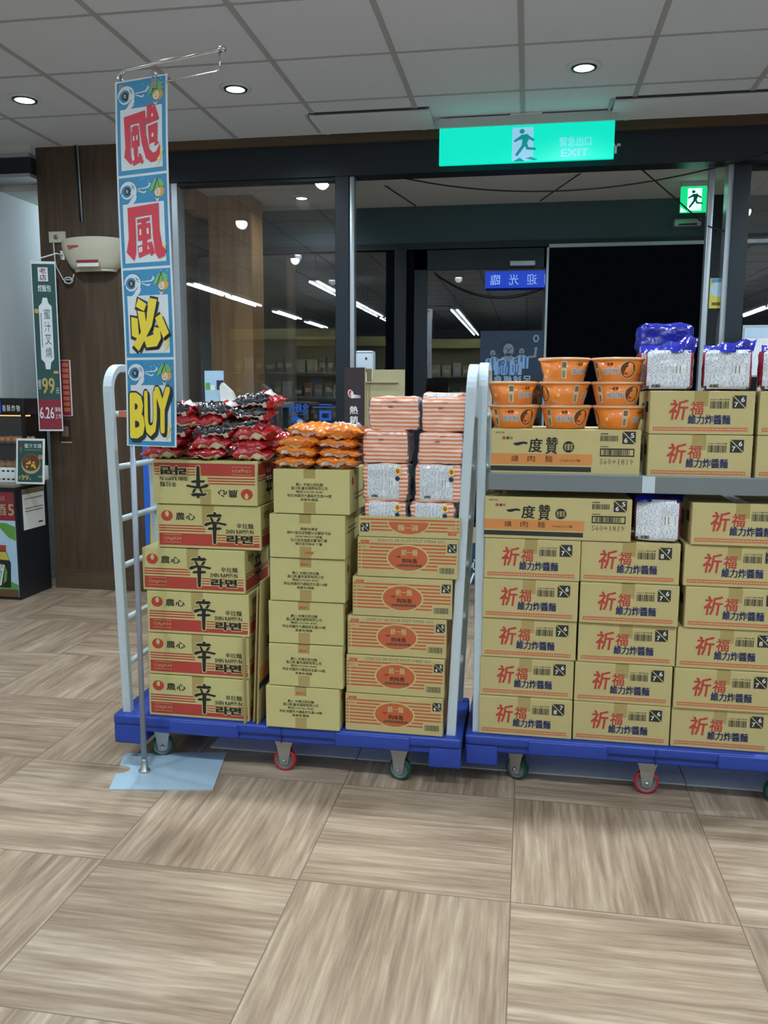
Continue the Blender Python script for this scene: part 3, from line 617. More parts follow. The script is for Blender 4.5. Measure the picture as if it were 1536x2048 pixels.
# acrylic menu stand
a_ = at(27, 946, 5.02); w, h = .205, .30
t = tag(empty('menu_stand', (a_.x+.115, 5.02, cz)), 'white framed menu stand showing a noodle bowl and price 99 on the counter', 'menu stand'); t.rotation_euler = (math.radians(-6), 0, 0)
a = MB(); a.box(-w/2, 0, 0, w/2, .006, h, 'white', b=.002); a.box(-w/2, 0, 0, w/2, .07, .004, 'clear'); a.build('frame', t)
a = MB(); a.box(-w/2+.014, -.001, .014, w/2-.014, 0, h-.014, 'forest'); pr = Print(a, O=(-w/2, -.0013, 0), W=w, H=h)
pr.text('蜜汁叉燒', .30, .79, .90, .89, 'white', 1, .01); pr.rect(.30, .745, .88, .755, 'gold', 1); pr.rect(.14, .83, .20, .93, 'maroon', 1); pr.text('新', .155, .70, .20, .82, 'gold', 1)
pr.ellipse(.53, .44, .335, .215, 'beige', 1); pr.ellipse(.53, .47, .31, .18, 'soup', 2)
for k in range(26):
    q = r.random()*6.28; rr = r.random()**.5*.85; pr.ellipse(.53+.29*rr*math.cos(q), .475+.16*rr*math.sin(q), r.uniform(.03,.06), r.uniform(.015,.03), ('leaf' if math.cos(q) > .1 and math.sin(q) > 0 else r.choice(('maroon','earth','tea'))), 3+k%3, 9)
pr.rect(.80, .55, .93, .64, 'gold', 7); pr.text('新', .83, .56, .90, .63, 'brick', 8, .03)
pr.text('99', .19, .085, .46, .20, 'gold', 1, .03); pr.text('元', .48, .09, .53, .13, 'white', 1); pr.text('特價', .115, .1, .16, .18, 'white', 1); pr.rect(.78, .15, .93, .165, 'gold', 1); pr.rect(.80, .18, .93, .19, 'gold', 1)
a.build('menu_sheet', t)
# green drop banner on a bracket fixed to the pillar
YG = 5.28
zt = at(110, 507, YG).z; xg = at(113, 507, YG).x
t = tag(empty('banner_bracket', (xg, PY, zt)), 'white wire bracket on the pillar holding the green drop banner', 'bracket')
a = MB(); a.tube([(0, 0, 0), (0, YG-PY, 0), (-.15, YG-PY-.05, -.05), (-.14, YG-PY-.05, -.22)], .005, 'white', 8); a.build('arm', t)
a = MB(); a.box(-.015, -.008, -.03, .015, 0, .03, 'white', b=.002); a.build('wall_plate', t)
m = MB(); w, h = .160, 1.115; m.box(0, -.001, 0, w, 0, h, 'bannerwhite'); pr = Print(m, O=(0, -.0014, 0), W=w, H=h); pr.rect(.04, .19, .96, .985, 'forest', 1); pr.rect(.04, .01, .96, .19, 'maroon', 1)
pr.rect(.28, .885, .68, .965, 'bannerwhite', 2); pr.text('老', .34, .93, .62, .962, 'maroon', 3, .03); pr.text('店', .34, .89, .62, .925, 'maroon', 3, .03); pr.text('焢飯包', .25, .825, .78, .865, 'bannerwhite', 2, .03)
pr.poly([(.25,.74),(.38,.76),(.42,.79),(.60,.79),(.64,.76),(.77,.74),(.77,.43),(.64,.41),(.60,.37),(.42,.37),(.38,.41),(.25,.43)], 'bannerwhite', 2)
for k, t_ in enumerate('蜜汁叉燒'): pr.text(t_, .44, .665-.075*k, .70, .725-.075*k, 'forest', 3, .0)
pr.rect(.31, .50, .34, .70, 'inkgrey', 3); pr.text('99', .22, .225, .74, .32, 'gold', 2, .03); pr.text('元', .78, .225, .92, .26, 'bannerwhite', 2); pr.text('特價', .07, .25, .18, .31, 'bannerwhite', 2); pr.rect(.07,.70,.24,.725,'gold',2); pr.rect(.72,.345,.92,.36,'gold',2)
pr.text('6.26', .07, .075, .66, .145, 'bannerwhite', 2, .02); pr.text('美味', .70, .115, .95, .145, 'bannerwhite', 2); pr.text('上市', .70, .075, .95, .105, 'bannerwhite', 2)
o = m.build('drop_banner'); o.location = (xg-.155, YG-.06, zt-.055-h); o.rotation_euler = (0, 0, math.radians(14))
tag(o, 'green and red drop banner with 99 and 6.26 beside the wooden pillar', 'banner')
# insect trap, socket, stickers on the pillar
a_ = at(121, 543, PY-.04); b_ = at(247, 486, PY-.04); tw, th = .47, .19
t = tag(empty('insect_trap', (a_.x+.005+tw/2, PY, a_.z-.0)), 'cream half bowl insect trap lamp mounted high on the wooden pillar', 'insect trap')
a = MB(); n = 24; vs = []; fs = []
for j in range(9):
    z = th*j/8; f = .60+.40*min(1, (j/8)*1.25)**.55
    top = 1.0
    for i in range(n+1):
        a1 = PI*i/n; vs.append((-math.cos(a1)*tw/2*f, -(math.sin(a1)**.8)*.105*f, z + (.02*math.sin(a1) if j == 8 else 0)))
for j in range(8):
    for i in range(n): fs.append((j*(n+1)+i, j*(n+1)+i+1, (j+1)*(n+1)+i+1, (j+1)*(n+1)+i))
fs.append(tuple(range(n+1))[::-1]); a.add(vs, fs, 'cream', True); a.box(-tw*.28, -.004, .01, tw*.28, 0, th-.02, 'cream')
a.build('shade', t)
a = MB(); a.tube([(-math.cos(PI*i/20)*tw/2*.60, -(math.sin(PI*i/20)**.8)*.105*.62, 0) for i in range(21)], .008, 'cream', 8); a.build('rim', t)
a = MB(); a.box(-.09, -.100, .045, .065, -.0985, .062, 'maroon'); a.box(-.085, -.097, .02, .068, -.0955, .045, 'paper'); a.build('label_sticker', t)
a = MB(); a.box(-.15, -.1005, .145, -.07, -.0985, .157, 'brick'); a.build('brand_mark', t)
a_ = at(99, 486, PY-.006); b_ = at(134, 464, PY-.006)
m = MB(); m.box(0, -.012, 0, .12, 0, .072, 'cream', b=.003); m.lathe([(0, .002), (.016, .002), (.016, 0)], 'wheelgrey', 16, Matrix.Translation((.052, -.012, .036)) @ Matrix.Rotation(PI/2, 4, 'X'))
o = m.build('wall_socket'); o.location = (a_.x, PY, a_.z); tag(o, 'cream wall socket on the wooden pillar above the insect trap', 'socket')
m = MB(); s0 = at(107, 486, PY-.02); s1 = at(110, 520, PY-.02); s2 = at(127, 560, PY-.02); s3 = at(148, 548, PY-.02)
pts = [s0, s1, at(113, 535, PY-.02), s2]
cc = at(137, 561, PY-.02)
for k in range(33): pts.append(cc + Vector((-.03*math.cos(k*.6), -.006*math.sin(k*.9), .02*math.sin(k*.6))))
pts += [at(145, 560, PY-.02), s3]
m.tube(pts, .0045, 'cable', 6); tag(m.build('power_cord'), 'white power cord looped between the wall socket and insect trap', 'cord')
a_ = at(117, 832, PY-.004); b_ = at(140, 720, PY-.004)
m = MB(); m.box(0, -.004, 0, b_.x-a_.x, 0, b_.z-a_.z, 'paper'); pr = Print(m, O=(0, -.0044, 0), W=b_.x-a_.x, H=b_.z-a_.z); pr.rect(.02, .01, .93, .99, 'maroon', 1)
for k in range(9): pr.rect(.42, .08+.1*k, .86, .15+.1*k, 'strip', 2)
pr.rect(.15, .1, .3, .9, 'brick', 2)
o = m.build('wall_sign'); o.location = (a_.x, PY, a_.z); tag(o, 'narrow red notice plate on the wooden pillar beside the green banner', 'sign')
a_ = at(120, 830+8, PY-.004)
m = MB(); m.box(-.01, -.004, -.16, .075, 0, -.005, 'standee'); m.box(0, -.006, -.165, .08, 0, -.155, 'beige'); m.box(.01,-.005,-.12,.06,-.004,-.05,'inkgrey')
o = m.build('wall_plate'); o.location = (a_.x, PY, a_.z); tag(o, 'small black plate just under the red notice on the pillar', 'sign')
# ------------------------------------------------------------------ carts
DECK = 0.190
SA = 2.79 / 2.72        # the left trolley's load stands at 2.79 m, the right one's at 2.84 m
SB = 2.84 / 2.778
def caster(parent, x, y, rubber, rz=0.0, r=0.042):
    a = MB(); a.box(-.036, -.028, .120, .036, .028, .128, 'zinc', b=.002)
    for s in (-1, 1):
        a.prism([(-.036, .120), (.036, .120), (.026, .092), (.015, r-.013), (.006, r-.018), (-.006, r-.018), (-.015, r-.013), (-.026, .092)], (0, s*.0185 + (.0 if s > 0 else .003), 0), (1,0,0), (0,0,1), .003, 'zinc')
        a.lathe([(0, 0), (.007, 0), (.007, .006), (0, .006)], 'chrome', 8, Matrix.Translation((0, s*.0155, r)) @ Matrix.Rotation(PI/2 if s < 0 else -PI/2, 4, 'X') @ Matrix.Translation((0, 0, .006)))
    f = a.build('caster', parent, (x, y, 0), (0, 0, rz))
    R = Matrix.Translation((0, 0, r)) @ Matrix.Rotation(PI/2, 4, 'X')
    a = MB(); a.lathe([(r*.78, -.013), (r*.95, -.013), (r, -.008), (r, .008), (r*.95, .013), (r*.78, .013), (r*.78, -.013)], rubber, 40, R, caps=False); a.build('tyre', f)
    a = MB(); a.lathe([(0, -.008), (r*.25, -.011), (r*.5, -.006), (r*.66, -.006), (r*.72, -.012), (r*.79, -.012), (r*.79, .012), (r*.72, .012), (r*.66, .006), (r*.5, .006), (r*.25, .011), (0, .008)], 'wheelgrey', 40, R); a.build('hub', f)
    return f

def side_frame(parent, x, d, lean, htop, rungs, label=None):
    """upright U of rectangular tube across the cart's depth, with rungs"""
    hw, th, R = .0165, .028, .085
    path = [(.0, 0.0), (.0, htop-R)]
    for k in range(1, 9): a1 = PI/2*k/8; path.append((R-R*math.cos(a1), htop-R+R*math.sin(a1)))
    for k in range(0, 9): a1 = PI/2*k/8; path.append((d-R+R*math.sin(a1), htop-R+R*math.cos(a1)))
    path.append((d, 0.0))
    vs = []; fs = []; n = len(path)
    for i, (y, z) in enumerate(path):
        p0 = Vector(path[max(i-1, 0)]); p1 = Vector(path[min(i+1, n-1)]); t = (p1-p0).normalized(); nr = Vector((-t.y, t.x))
        xx = lean*z/htop
        for sx, sn in ((-hw, .5), (hw, .5), (hw, -.5), (-hw, -.5)): vs.append((xx+sx, y+nr.x*th*sn, z+nr.y*th*sn))
    for i in range(n-1):
        for k in range(4): fs.append((i*4+k, i*4+(k+1) % 4, i*4+4+(k+1) % 4, i*4+4+k))
    a = MB(); a.add(vs, fs, 'cartwhite')
    o = a.build('side_frame', parent, (x, .045, DECK-.01))
    md = o.modifiers.new('b', 'BEVEL'); md.width = .004; md.segments = 2; md.limit_method = 'ANGLE'
    for z in rungs:
        z2 = z-DECK+.01; a = MB(); a.tube([(lean*z2/htop, .01, z2), (lean*z2/htop, d-.01, z2)], .0115, 'cartwhite', 10); a.build('rung', o)
    return o

def make_cart(name, x, y, w, d, leanL, leanR, ht, label, rz=0.0, casts=()):
    t = tag(empty(name, (x, y, 0), rz), label, 'trolley', 'blue based goods trolleys')
    a = MB()
    a.box(0, 0, .152, w, d, DECK, 'cartblue', b=.010)
    a.box(.012, .010, .126, w-.012, d-.010, .158, 'cartblue', b=.008)
    for k in range(2):                                     # stepped rim blocks along the front and back
        x0_ = .10+k*(w*.5-.02)
        for yy in (-.006, d-.02): a.box(x0_+.12, yy, .134, x0_+w*.5-.26, yy+.026, .185, 'cartblue', b=.006)
    a.box(w/2-.001, -.002, .128, w/2+.001, .01, DECK-.004, 'navy')
    for xx in (0, w-.115):
        for yy in (0, d-.115): a.box(xx, yy+.004, .078, xx+.115, yy+.111, .155, 'cartblue', b=.008)
    for xx in (-.002, w-.008):
        a.box(xx, .02, .10, xx+.010, d-.02, .165, 'black', b=.004)
    a.build('base', t)
    side_frame(t, .040, d-.09, leanL, ht-DECK, (.37, .54, .74, .915, 1.107, 1.30))
    side_frame(t, w-.040, d-.09, leanR, ht-DECK, (.37, .54, .74, .915, 1.107, 1.30))
    for cx, cy_, rub, rz_ in casts: caster(t, cx, cy_, rub, rz_)
    return t
AX0, AY0, CW, CD = -1.493, 2.772, 1.297, .42
G_, R_ = 'green_rubber', 'red_rubber'
ca = make_cart('goods_trolley', AX0, AY0, CW, CD, -.030, .051, 1.475, 'blue trolley with pale grey side frames carrying the red, plain and orange striped cartons', 0.0,
    [(.150, .095, G_, .35), (.645, .062, R_, 0), (1.075, .06, G_, -.25), (.19, .34, G_, .3), (.645, .36, R_, 0), (1.12, .34, G_, .2)])
BX0, BY0 = -.187, 2.822
cb = make_cart('goods_trolley', BX0, BY0, CW, CD, -.006, .03, 1.482, 'blue trolley with a grey middle shelf carrying the plain cartons with red characters', 0.0,
    [(.185, .09, G_, -.5), (.63, .062, R_, 0), (1.06, .07, G_, .2), (.16, .34, G_, .3), (.63, .36, R_, 0), (1.12, .34, G_, .2)])
SHELF = 1.112
a = MB(); a.box(.062, -.004, SHELF-.052, CW-.06, .012, SHELF+.006, 'wheelgrey', b=.003); a.box(.062, .008, SHELF-.006, CW-.06, CD-.05, SHELF, 'wheelgrey'); a.box(.062, CD-.06, SHELF-.04, CW-.06, CD-.045, SHELF+.006, 'wheelgrey', b=.003)
a.box(.56, -.006, SHELF-.05, .60, -.003, SHELF+.004, 'cartwhite')
sh = a.build('middle_shelf', cb)
a = MB(); a.tube([(.62, CD-.03, SHELF-.075), (1.22, CD-.03, SHELF-.075)], .011, 'white', 10); a.tube([(.52, CD-.03, SHELF-.075), (.66, CD-.03, SHELF-.075)], .014, 'redink', 10); a.build('rear_bar', cb)
# small red tag tied on the left frame
a = MB(); a.box(0, 0, 0, .055, .004, .022, 'strip'); o = a.build('frame_sticker', ca, (.045, .05, 1.29))

# ------------------------------------------------------------------ cartons
def carton_body(a, w, d, h, m='kraft', dark='kraftin'):
    a.box(0, 0, 0, w, d, h, m, b=.0028)
    a.box(.006, d*.5-.001, h-.0004, w-.006, d*.5+.001, h+.0002, dark)
    a.box(.004, .004, -.0002, w-.004, .006, .0006, dark)
def tape_part(root, w, d, h, x0, x1, drop_top, drop_bot, seed=0):
    a = MB(); r = random.Random(seed)
    a.add([(x0, -.0003, h-drop_top), (x1, -.0003, h-drop_top*r.uniform(.9,1)), (x1, -.0003, h), (x0, -.0003, h)], [(0,1,2,3)], 'tape')
    a.add([(x0, -.0002, h+.0003), (x1, -.0002, h+.0003), (x1, d, h+.0003), (x0, d, h+.0003)], [(0,1,2,3)], 'tape')
    if drop_bot: a.add([(x0, -.0003, 0), (x1, -.0003, 0), (x1, -.0003, drop_bot), (x0, -.0003, drop_bot)], [(0,1,2,3)], 'tape')
    return a.build('packing_tape', root)

def red_carton(flip=False):
    w, d, h = .378*SA, .27*SA, .152*SA
    a = MB(); carton_body(a, w, d, h, 'kraftpale'); pr = Print(a, W=w, H=h, step=.00035); pr.flip = flip
    pr.rect(.02, .06, .54, .34, 'brick', 1)
    for k in range(3): pr.rect(.02, .38+.06*k, .47, .41+.06*k, 'brick', 1)
    pr.rect(.54, .06, .985, .155, 'brick', 1)
    for k in range(3): pr.rect(.55, .19+.06*k, .985, .215+.06*k, 'brick', 1)
    pr.ellipse(.10, .74, .057, .125, 'redink', 1); pr.ellipse(.102, .785, .018, .065, 'kraftpale', 2)
    pr.text('農', .185, .645, .275, .82, 'ink', 2, .03); pr.text('心', .285, .65, .375, .81, 'ink', 2, .035)
    # the big brush character with a pale outline, drawn by its strokes
    strokes = [[(.55,.85),(.575,.85),(.58,.78),(.55,.77)], [(.475,.745),(.50,.80),(.62,.81),(.635,.76),(.60,.735),(.49,.735)], [(.515,.73),(.535,.73),(.555,.64),(.53,.63)], [(.60,.73),(.625,.73),(.60,.63),(.575,.64)],
        [(.455,.545),(.475,.60),(.54,.635),(.60,.625),(.68,.59),(.665,.545),(.60,.575),(.535,.58),(.48,.52)], [(.49,.455),(.505,.495),(.62,.505),(.63,.465),(.60,.445),(.50,.44)], [(.54,.63),(.582,.63),(.572,.13),(.556,.11),(.543,.14)]]
    for s in strokes:
        cx = sum(p[0] for p in s)/len(s); cz = sum(p[1] for p in s)/len(s)
        L_ = [((x-cx), (z-cz)) for x, z in s]
        pr.poly([(cx+x+math.copysign(.008, x), cz+z+math.copysign(.018, z)) for x, z in L_], 'kraftpale', 2)
    for s in strokes: pr.poly(s, 'ink', 3)
    pr.text('辛拉麵', .77, .49, .93, .61, 'ink', 3, .015); pr.text('SHIN RAMYUN', .665, .365, .93, .465, 'ink', 3, .025)
    pr.text('라면', .662, .115, .932, .345, 'kraftpale', 3, .09); pr.text('라면', .670, .135, .925, .335, 'ink', 4, .055)
    pr.text('120gX30', .062, .165, .235, .25, 'kraftpale', 2, .0); pr.rect(.055, .30, .235, .308, 'kraftpale', 2); pr.rect(.055, .125, .235, .133, 'kraftpale', 2)
    # right-hand side
    ps = Print(a, O=(w, 0, 0), U=(0,1,0), N=(1,0,0), W=d, H=h, step=.00035); ps.flip = flip
    ps.rect(.04, .06, .96, .32, 'brick', 1); ps.rect(.04, .36, .96, .39, 'brick', 1); ps.rect(.04, .42, .96, .45, 'brick', 1); ps.text('辛', .38, .12, .66, .84, 'ink', 2, .04); ps.text('라면', .12, .68, .34, .86, 'inkdark', 2, .02)
    return a, w, d, h
def plain_carton(flip=False, one=True):
    w, d, h = .263*SA, .25*SA, .1485*SA
    a = MB(); carton_body(a, w, d, h, 'kraftpale'); pr = Print(a, W=w, H=h, step=.00035); pr.flip = flip
    pr.text('農心 辛辣白菜拉麵', .30, .63, .655, .70, 'ink', 2, .012); pr.text('進口商:量禾國際有限公司', .235, .545, .715, .62, 'ink', 2, .012)
    pr.text('電話:(03)386-8282', .30, .465, .655, .53, 'ink', 2, .012); pr.text('地址:桃園市大園區民生路104號', .185, .375, .765, .45, 'ink', 2, .012); pr.text('原產地:韓國', .36, .29, .585, .355, 'ink', 2, .012)
    if one:
        pr.poly([(.41,.855),(.43,.90),(.455,.905),(.455,.885),(.515,.885),(.515,.845),(.44,.845),(.43,.83)], 'orangeink', 3); pr.rect(.53, .80, .535, .94, 'orangeink', 3)
    ps = Print(a, O=(w, 0, 0), U=(0,1,0), N=(1,0,0), W=d, H=h, step=.00035); ps.flip = flip
    ps.ellipse(.18, .74, .06, .10, 'brick', 1); ps.rect(.3, .4, .9, .44, 'inkgrey', 1); ps.rect(.3, .3, .8, .34, 'inkgrey', 1)
    return a, w, d, h
def striped_carton(date, flip=False, cut=0.0, h=.1345*SA):
    w, d = .338*SA, .26*SA; H0 = .1345*SA
    a = MB()
    if cut:
        hh = h; k2 = 'kraft2'
        a.box(0, 0, 0, w, .004, hh, k2); a.box(0, d-.004, 0, w, d, hh, k2); a.box(0, .004, 0, .004, d-.004, hh, k2); a.box(w-.004, .004, 0, w, d-.004, hh, k2); a.box(.004, .004, 0, w-.004, d-.004, .004, k2)
    else: carton_body(a, w, d, h, 'kraft2')
    pr = Print(a, W=w, H=H0, step=.0003); pr.flip = flip
    if flip: pr.p = lambda x, z, l: pr.fn(1-x, 1-z, l)
    lim = 1.0 if not cut else h/H0
    ok = (lambda z: True) if not cut else (lambda z: (1-z) < lim-.02)
    for k in range(8):
        z = .20+.087*k
        if not ok(z): continue
        for x0_, x1_ in ((.01, .035), (.12 if 5 < k < 8 else .045, .88 if k > 4 else .985 if k > 1 else .80)):
            if x1_ > x0_: pr.rect(x0_, z, x1_, z+.042, 'orangeink', 1)
    if cut:
        pts = lambda rx, rz: [(.505+rx*math.cos(q), max(1-lim+.005, .50+rz*math.sin(q))) for q in [PI + PI*k/20 for k in range(21)]]
        z0 = 1-lim+.004
        def clip(rx, rz):
            out = []
            for k in range(41):
                q = 2*PI*k/40; x, z = .505+rx*math.cos(q), .48+rz*math.sin(q)
                if z >= z0: out.append((x, z))
            return out
        # only the part of the oval left on the cut flap
        zz = lim-.01
        pl = lambda rx, rz: [(.505+rx*math.cos(q), .62+rz*math.sin(q)) for q in [PI*k/24 for k in range(25)]]
        pr.poly(pl(.21, .33), 'kraftpale', 2); pr.poly(pl(.198, .30), 'orangeink', 3)
        pr.text('統一麵', .41, .68, .61, .84, 'kraftpale', 4, .02)
    else:
        pr.ellipse(.505, .49, .212, .345, 'kraftpale', 2, 40); pr.ellipse(.505, .49, .196, .31, 'orangeink', 3, 40)
        pr.text('統一麵', .44, .56, .60, .72, 'kraftpale', 4, .02); pr.text('肉味香', .45, .37, .60, .49, 'ink', 4, .03, shear=-.05); pr.text('大麵', .385, .50, .43, .55, 'ink', 4, .01)
        pr.rect(.40, .285, .64, .335, 'inkdark', 4); pr.text('Minced Pork Flavored Noodles', .41, .30, .63, .325, 'kraftpale', 5, .0)
    pr.rect(.028, .70, .122, .93, 'kraft2', 2); pr.rect(.035, .82, .115, .92, 'orangeink', 3); pr.text('五包一', .045, .845, .105, .895, 'kraftpale', 4); pr.text('30包入', .042, .735, .108, .79, 'orangeink', 4, .01)
    for e in ((.033,.715,.117,.72),(.033,.715,.035,.925),(.115,.715,.117,.925)): pr.rect(*e, 'orangeink', 3)
    pr.square(.895, .665, .985, .885, '5', '6', 2)
    if not cut:
        pr.rect(.80, .09, .985, .30, 'kraft2', 2); pr.bars(.82, .135, .975, .285, 'inkdark', 3, 4)
        if date: pr.text(date, .20, .895, .86, .965, 'inkgrey', 2, -.005)
    ps = Print(a, O=(w, 0, 0), U=(0,1,0), N=(1,0,0), W=d, H=h, step=.00035)
    for k in range(6): ps.rect(.03, .2+.11*k, .97, .25+.11*k, 'orangeink', 1)
    return a, w, d, h
def fortune_carton(nums=('6', '7')):
    w, d, h = .3135*SB, .27*SB, .1355*SB
    a = MB(); carton_body(a, w, d, h, 'kraft2'); pr = Print(a, W=w, H=h, step=.00035)
    pr.text('祈', .185, .33, .365, .80, 'redink', 2, .035, shear=.12); pr.text('福', .385, .45, .515, .76, 'redink', 2, .03, shear=.08)
    pr.text('維力炸醬麵', .37, .235, .775, .455, 'navy', 3, .045)
    pr.bars(.575, .60, .755, .765, 'inkdark', 2, 9); pr.text('90g(5入/箱)6包/箱', .575, .785, .755, .825, 'inkdark', 2, .01)
    pr.square(.785, .605, .915, .90, nums[0], nums[1], 2)
    pr.rect(.035, .075, .945, .165, 'strip', 1)
    for k in range(34): pr.rect(.045+.0265*k, .105, .062+.0265*k, .135, 'kraft', 2)
    ps = Print(a, O=(0, d, 0), U=(0,-1,0), N=(-1,0,0), W=d, H=h, step=.00035); ps.rect(.3, .3, .5, .7, 'inkdark', 1); ps.rect(.65, .5, .85, .75, 'inkdark', 1)
    return a, w, d, h
def band_carton(top=True):
    w, d, h = .474*SB, .28*SB, (.1395 if not top else .148)*SB
    a = MB(); carton_body(a, w, d, h, 'kraft2'); pr = Print(a, W=w, H=h, step=.00035)
    pr.rect(.0, .22, .685, .46, 'bandorange', 1); pr.rect(0, .075, .68, .185, 'inkdark', 1)
    pr.text('氣炸王道', .03, .90, .09, .935, 'inkdark', 2, .01); pr.ellipse(.087, .80, .012, .035, 'redink', 2); pr.text('維力', .103, .765, .145, .835, 'ink', 2, .03)
    pr.poly([(.148,.685),(.20,.715),(.225,.725),(.25,.70),(.245,.665),(.22,.675),(.185,.635),(.165,.64)], 'ink', 2); pr.text('度', .258, .49, .35, .80, 'ink', 2, .035, shear=.05); pr.text('贊', .372, .46, .452, .83, 'ink', 2, .03, shear=.06)
    pr.ellipse(.525, .62, .038, .125, 'ink', 2); pr.text('老薑蔥', .495, .55, .555, .69, 'kraftpale', 3, .0)
    for t_, x in (('爌', .14), ('肉', .252), ('麵', .37)): pr.text(t_, x, .28, x+.05, .42, 'ink', 2, .0)
    pr.text('200gX12入/箱', .468, .285, .605, .355, 'ink', 2, .0)
    pr.bars(.735, .755, .85, .875, 'inkdark', 2, 6); pr.rect(.735, .905, .785, .925, 'inkdark', 2); pr.square(.878, .70, .965, .97, '5', '6', 2)
    for e in ((.735,.575,.96,.60),(.735,.425,.96,.45),(.735,.425,.742,.60),(.953,.425,.96,.60)): pr.rect(*e, 'ink', 2)
    pr.bars(.755, .455, .94, .57, 'ink', 2, 8); pr.rect(.735, .63, .79, .645, 'inkdark', 2)
    pr.text('S60+1819', .735, .25, .955, .375, 'inkgrey', 2, -.01)
    return a, w, d, h

ORD = ['bottom', 'second from bottom', 'third from bottom', 'fourth from bottom', 'fifth from bottom', 'topmost']
jit = random.Random(11)
# red carton stack, front left of trolley A
YA = 2.79
proto = {}
def place(kind, builder, x, y, z, rz, label, cat, group, tape=None, mesh_key=None):
    key = mesh_key or kind
    if key not in proto:
        a, w, d, h = builder(); o = a.build(kind)
        if tape: tape_part(o, w, d, h, *[tape[0]*w, tape[1]*w, tape[2]*h, tape[3]*h])
        proto[key] = o
        o.location = (x, y, z); o.rotation_euler = (0, 0, rz)
    else:
        o = copy_tree(proto[key], (x, y, z), (0, 0, rz))
    return tag(o, label, cat, group)
hs = .1548*SA
xs = [at(299, 1429, YA).x, at(297, 1352, YA).x, at(296, 1263, YA).x, at(287, 1173, YA).x, at(315, 1090, YA).x, at(308, 1005, YA).x]
for k in range(6):
    fl = k == 5
    place('noodle_carton', lambda: red_carton(fl), xs[k], YA + jit.uniform(-.004, .006), DECK + .002 + hs*k, jit.uniform(-.012, .006),
          ('upside down red striped carton, topmost in the stack beside the hanging banner' if fl else 'red striped carton, %s in the stack beside the banner pole' % ORD[k]), 'carton', 'red striped cartons on the left trolley',
          (.44, .555, .45, .0) if not fl else (.455, .56, .0001, .36), 'red_up' if not fl else 'red_down')
TOP_RED = DECK + .002 + hs*5 + .152*SA
# plain carton stack
YK = 2.765; hk = .1512*SA
xs = [at(533, 1453, YK).x, at(538, 1365, YK).x, at(537, 1283, YK).x, at(540, 1196, YK).x, at(540, 1107, YK).x, at(547, 1021, YK).x]
for k in range(6):
    fl = k == 4; one = k not in (5,)
    place('plain_carton', lambda: plain_carton(fl, one), xs[k], YK + jit.uniform(-.004, .006), DECK + .002 + hk*k, jit.uniform(-.012, .012),
          ('upside down plain carton with black address print, just below the top of its stack' if fl else 'plain tan carton with address print, %s in the middle stack' % ORD[k]), 'carton', 'plain cartons on the left trolley',
          (.40, .555, .2, .27), 'plain%d%d' % (fl, one))
TOP_PLAIN = DECK + .002 + hk*5 + .1485*SA
# orange striped carton stack
YM = 2.785; hm = .1368*SA
px = [(691, 1458), (693, 1383), (695, 1302), (705, 1222), (715, 1146)]
dates = ['', '2026 11 28 03:37 5027 07855 601', '2026 11 28 03:29 5027 07823 601', '', '2026 11 28 03:37 5027 07854 601']
for k in range(5):
    place('striped_carton', lambda: striped_carton(dates[k]), at(px[k][0], px[k][1], YM).x, YM + jit.uniform(-.003, .005), DECK + .002 + hm*k, jit.uniform(-.012, .006),
          'orange striped carton with red oval, %s below the striped packs' % ORD[k], 'carton', 'orange striped cartons on the left trolley', None, 'str'+dates[k])
zc_ = DECK + .002 + hm*5
a, w, d, h = striped_carton('', True, True, .069*SA); o = a.build('open_carton'); o.location = (at(718, 1068, YM).x, YM, zc_)
tag(o, 'upside down orange striped carton cut open as a tray under the striped packs', 'carton')
OPENX = o.location.x
# fortune cartons on trolley B
YB = 2.84; hb = .1372*SB
cols = [([(957, 1465), (959, 1385), (963, 1308), (965, 1230), (968, 1152)], 'left column'), ([(1145, 1482), (1148, 1403), (1155, 1323), (1158, 1243), (1160, 1163)], 'middle column'), ([(1340, 1502), (1345, 1425), (1352, 1340), (1367, 1262), (1366, 1180), (1380, 1097)], 'right column')]
for c, (pts, cn) in enumerate(cols):
    for k, (x, y) in enumerate(pts):
        nums = ('7', '8') if (c, k) in ((0, 0), (1, 4), (2, 2)) else ('6', '7')
        z = DECK + .002 + hb*k
        pos = {0: 'bottom', 1: 'second from bottom', 2: 'third from bottom', 3: 'fourth from bottom', 4: 'fifth from bottom', 5: 'sixth and topmost'}[k]
        place('fortune_carton', lambda: fortune_carton(nums), at(x, y, YB).x, YB + jit.uniform(-.004, .006), z, jit.uniform(-.010, .010),
              'carton with red characters, %s in the %s below the grey shelf' % (pos, cn), 'carton', 'tan cartons with red characters', (.42, .555, .35, .0), 'fo'+nums[0])
zt = DECK + .002 + hb*5
a, w, d, h = band_carton(False); o = a.build('band_carton'); o.location = (at(968, 1069, YB).x, YB, zt); tag(o, 'wide carton with orange and black bands just under the grey shelf', 'carton', 'wide orange banded cartons')
a, w, d, h = band_carton(True); o = a.build('band_carton'); o.location = (at(981, 946, YB).x, YB-.004, SHELF+.001); tag(o, 'wide carton with orange and black bands on the grey shelf under the bowls', 'carton', 'wide orange banded cartons')
BANDX, BANDZ = o.location.x, SHELF + .001 + .148*SB
for k, (x, y) in enumerate(((1293, 960), (1297, 876))):
    for j in range(2):
        xx = at(x, y, YB).x + j*.326*SB
        place('fortune_carton', lambda: fortune_carton(('6', '7')), xx, YB - .004, SHELF + .001 + hb*k, jit.uniform(-.008, .008),
              '%s carton with red characters on the grey shelf, %s' % ('lower' if k == 0 else 'upper', 'beside the bowls' if j == 0 else 'cut off by the picture edge'), 'carton', 'tan cartons with red characters', None, 'fo6')
TOPB = SHELF + .001 + hb*2
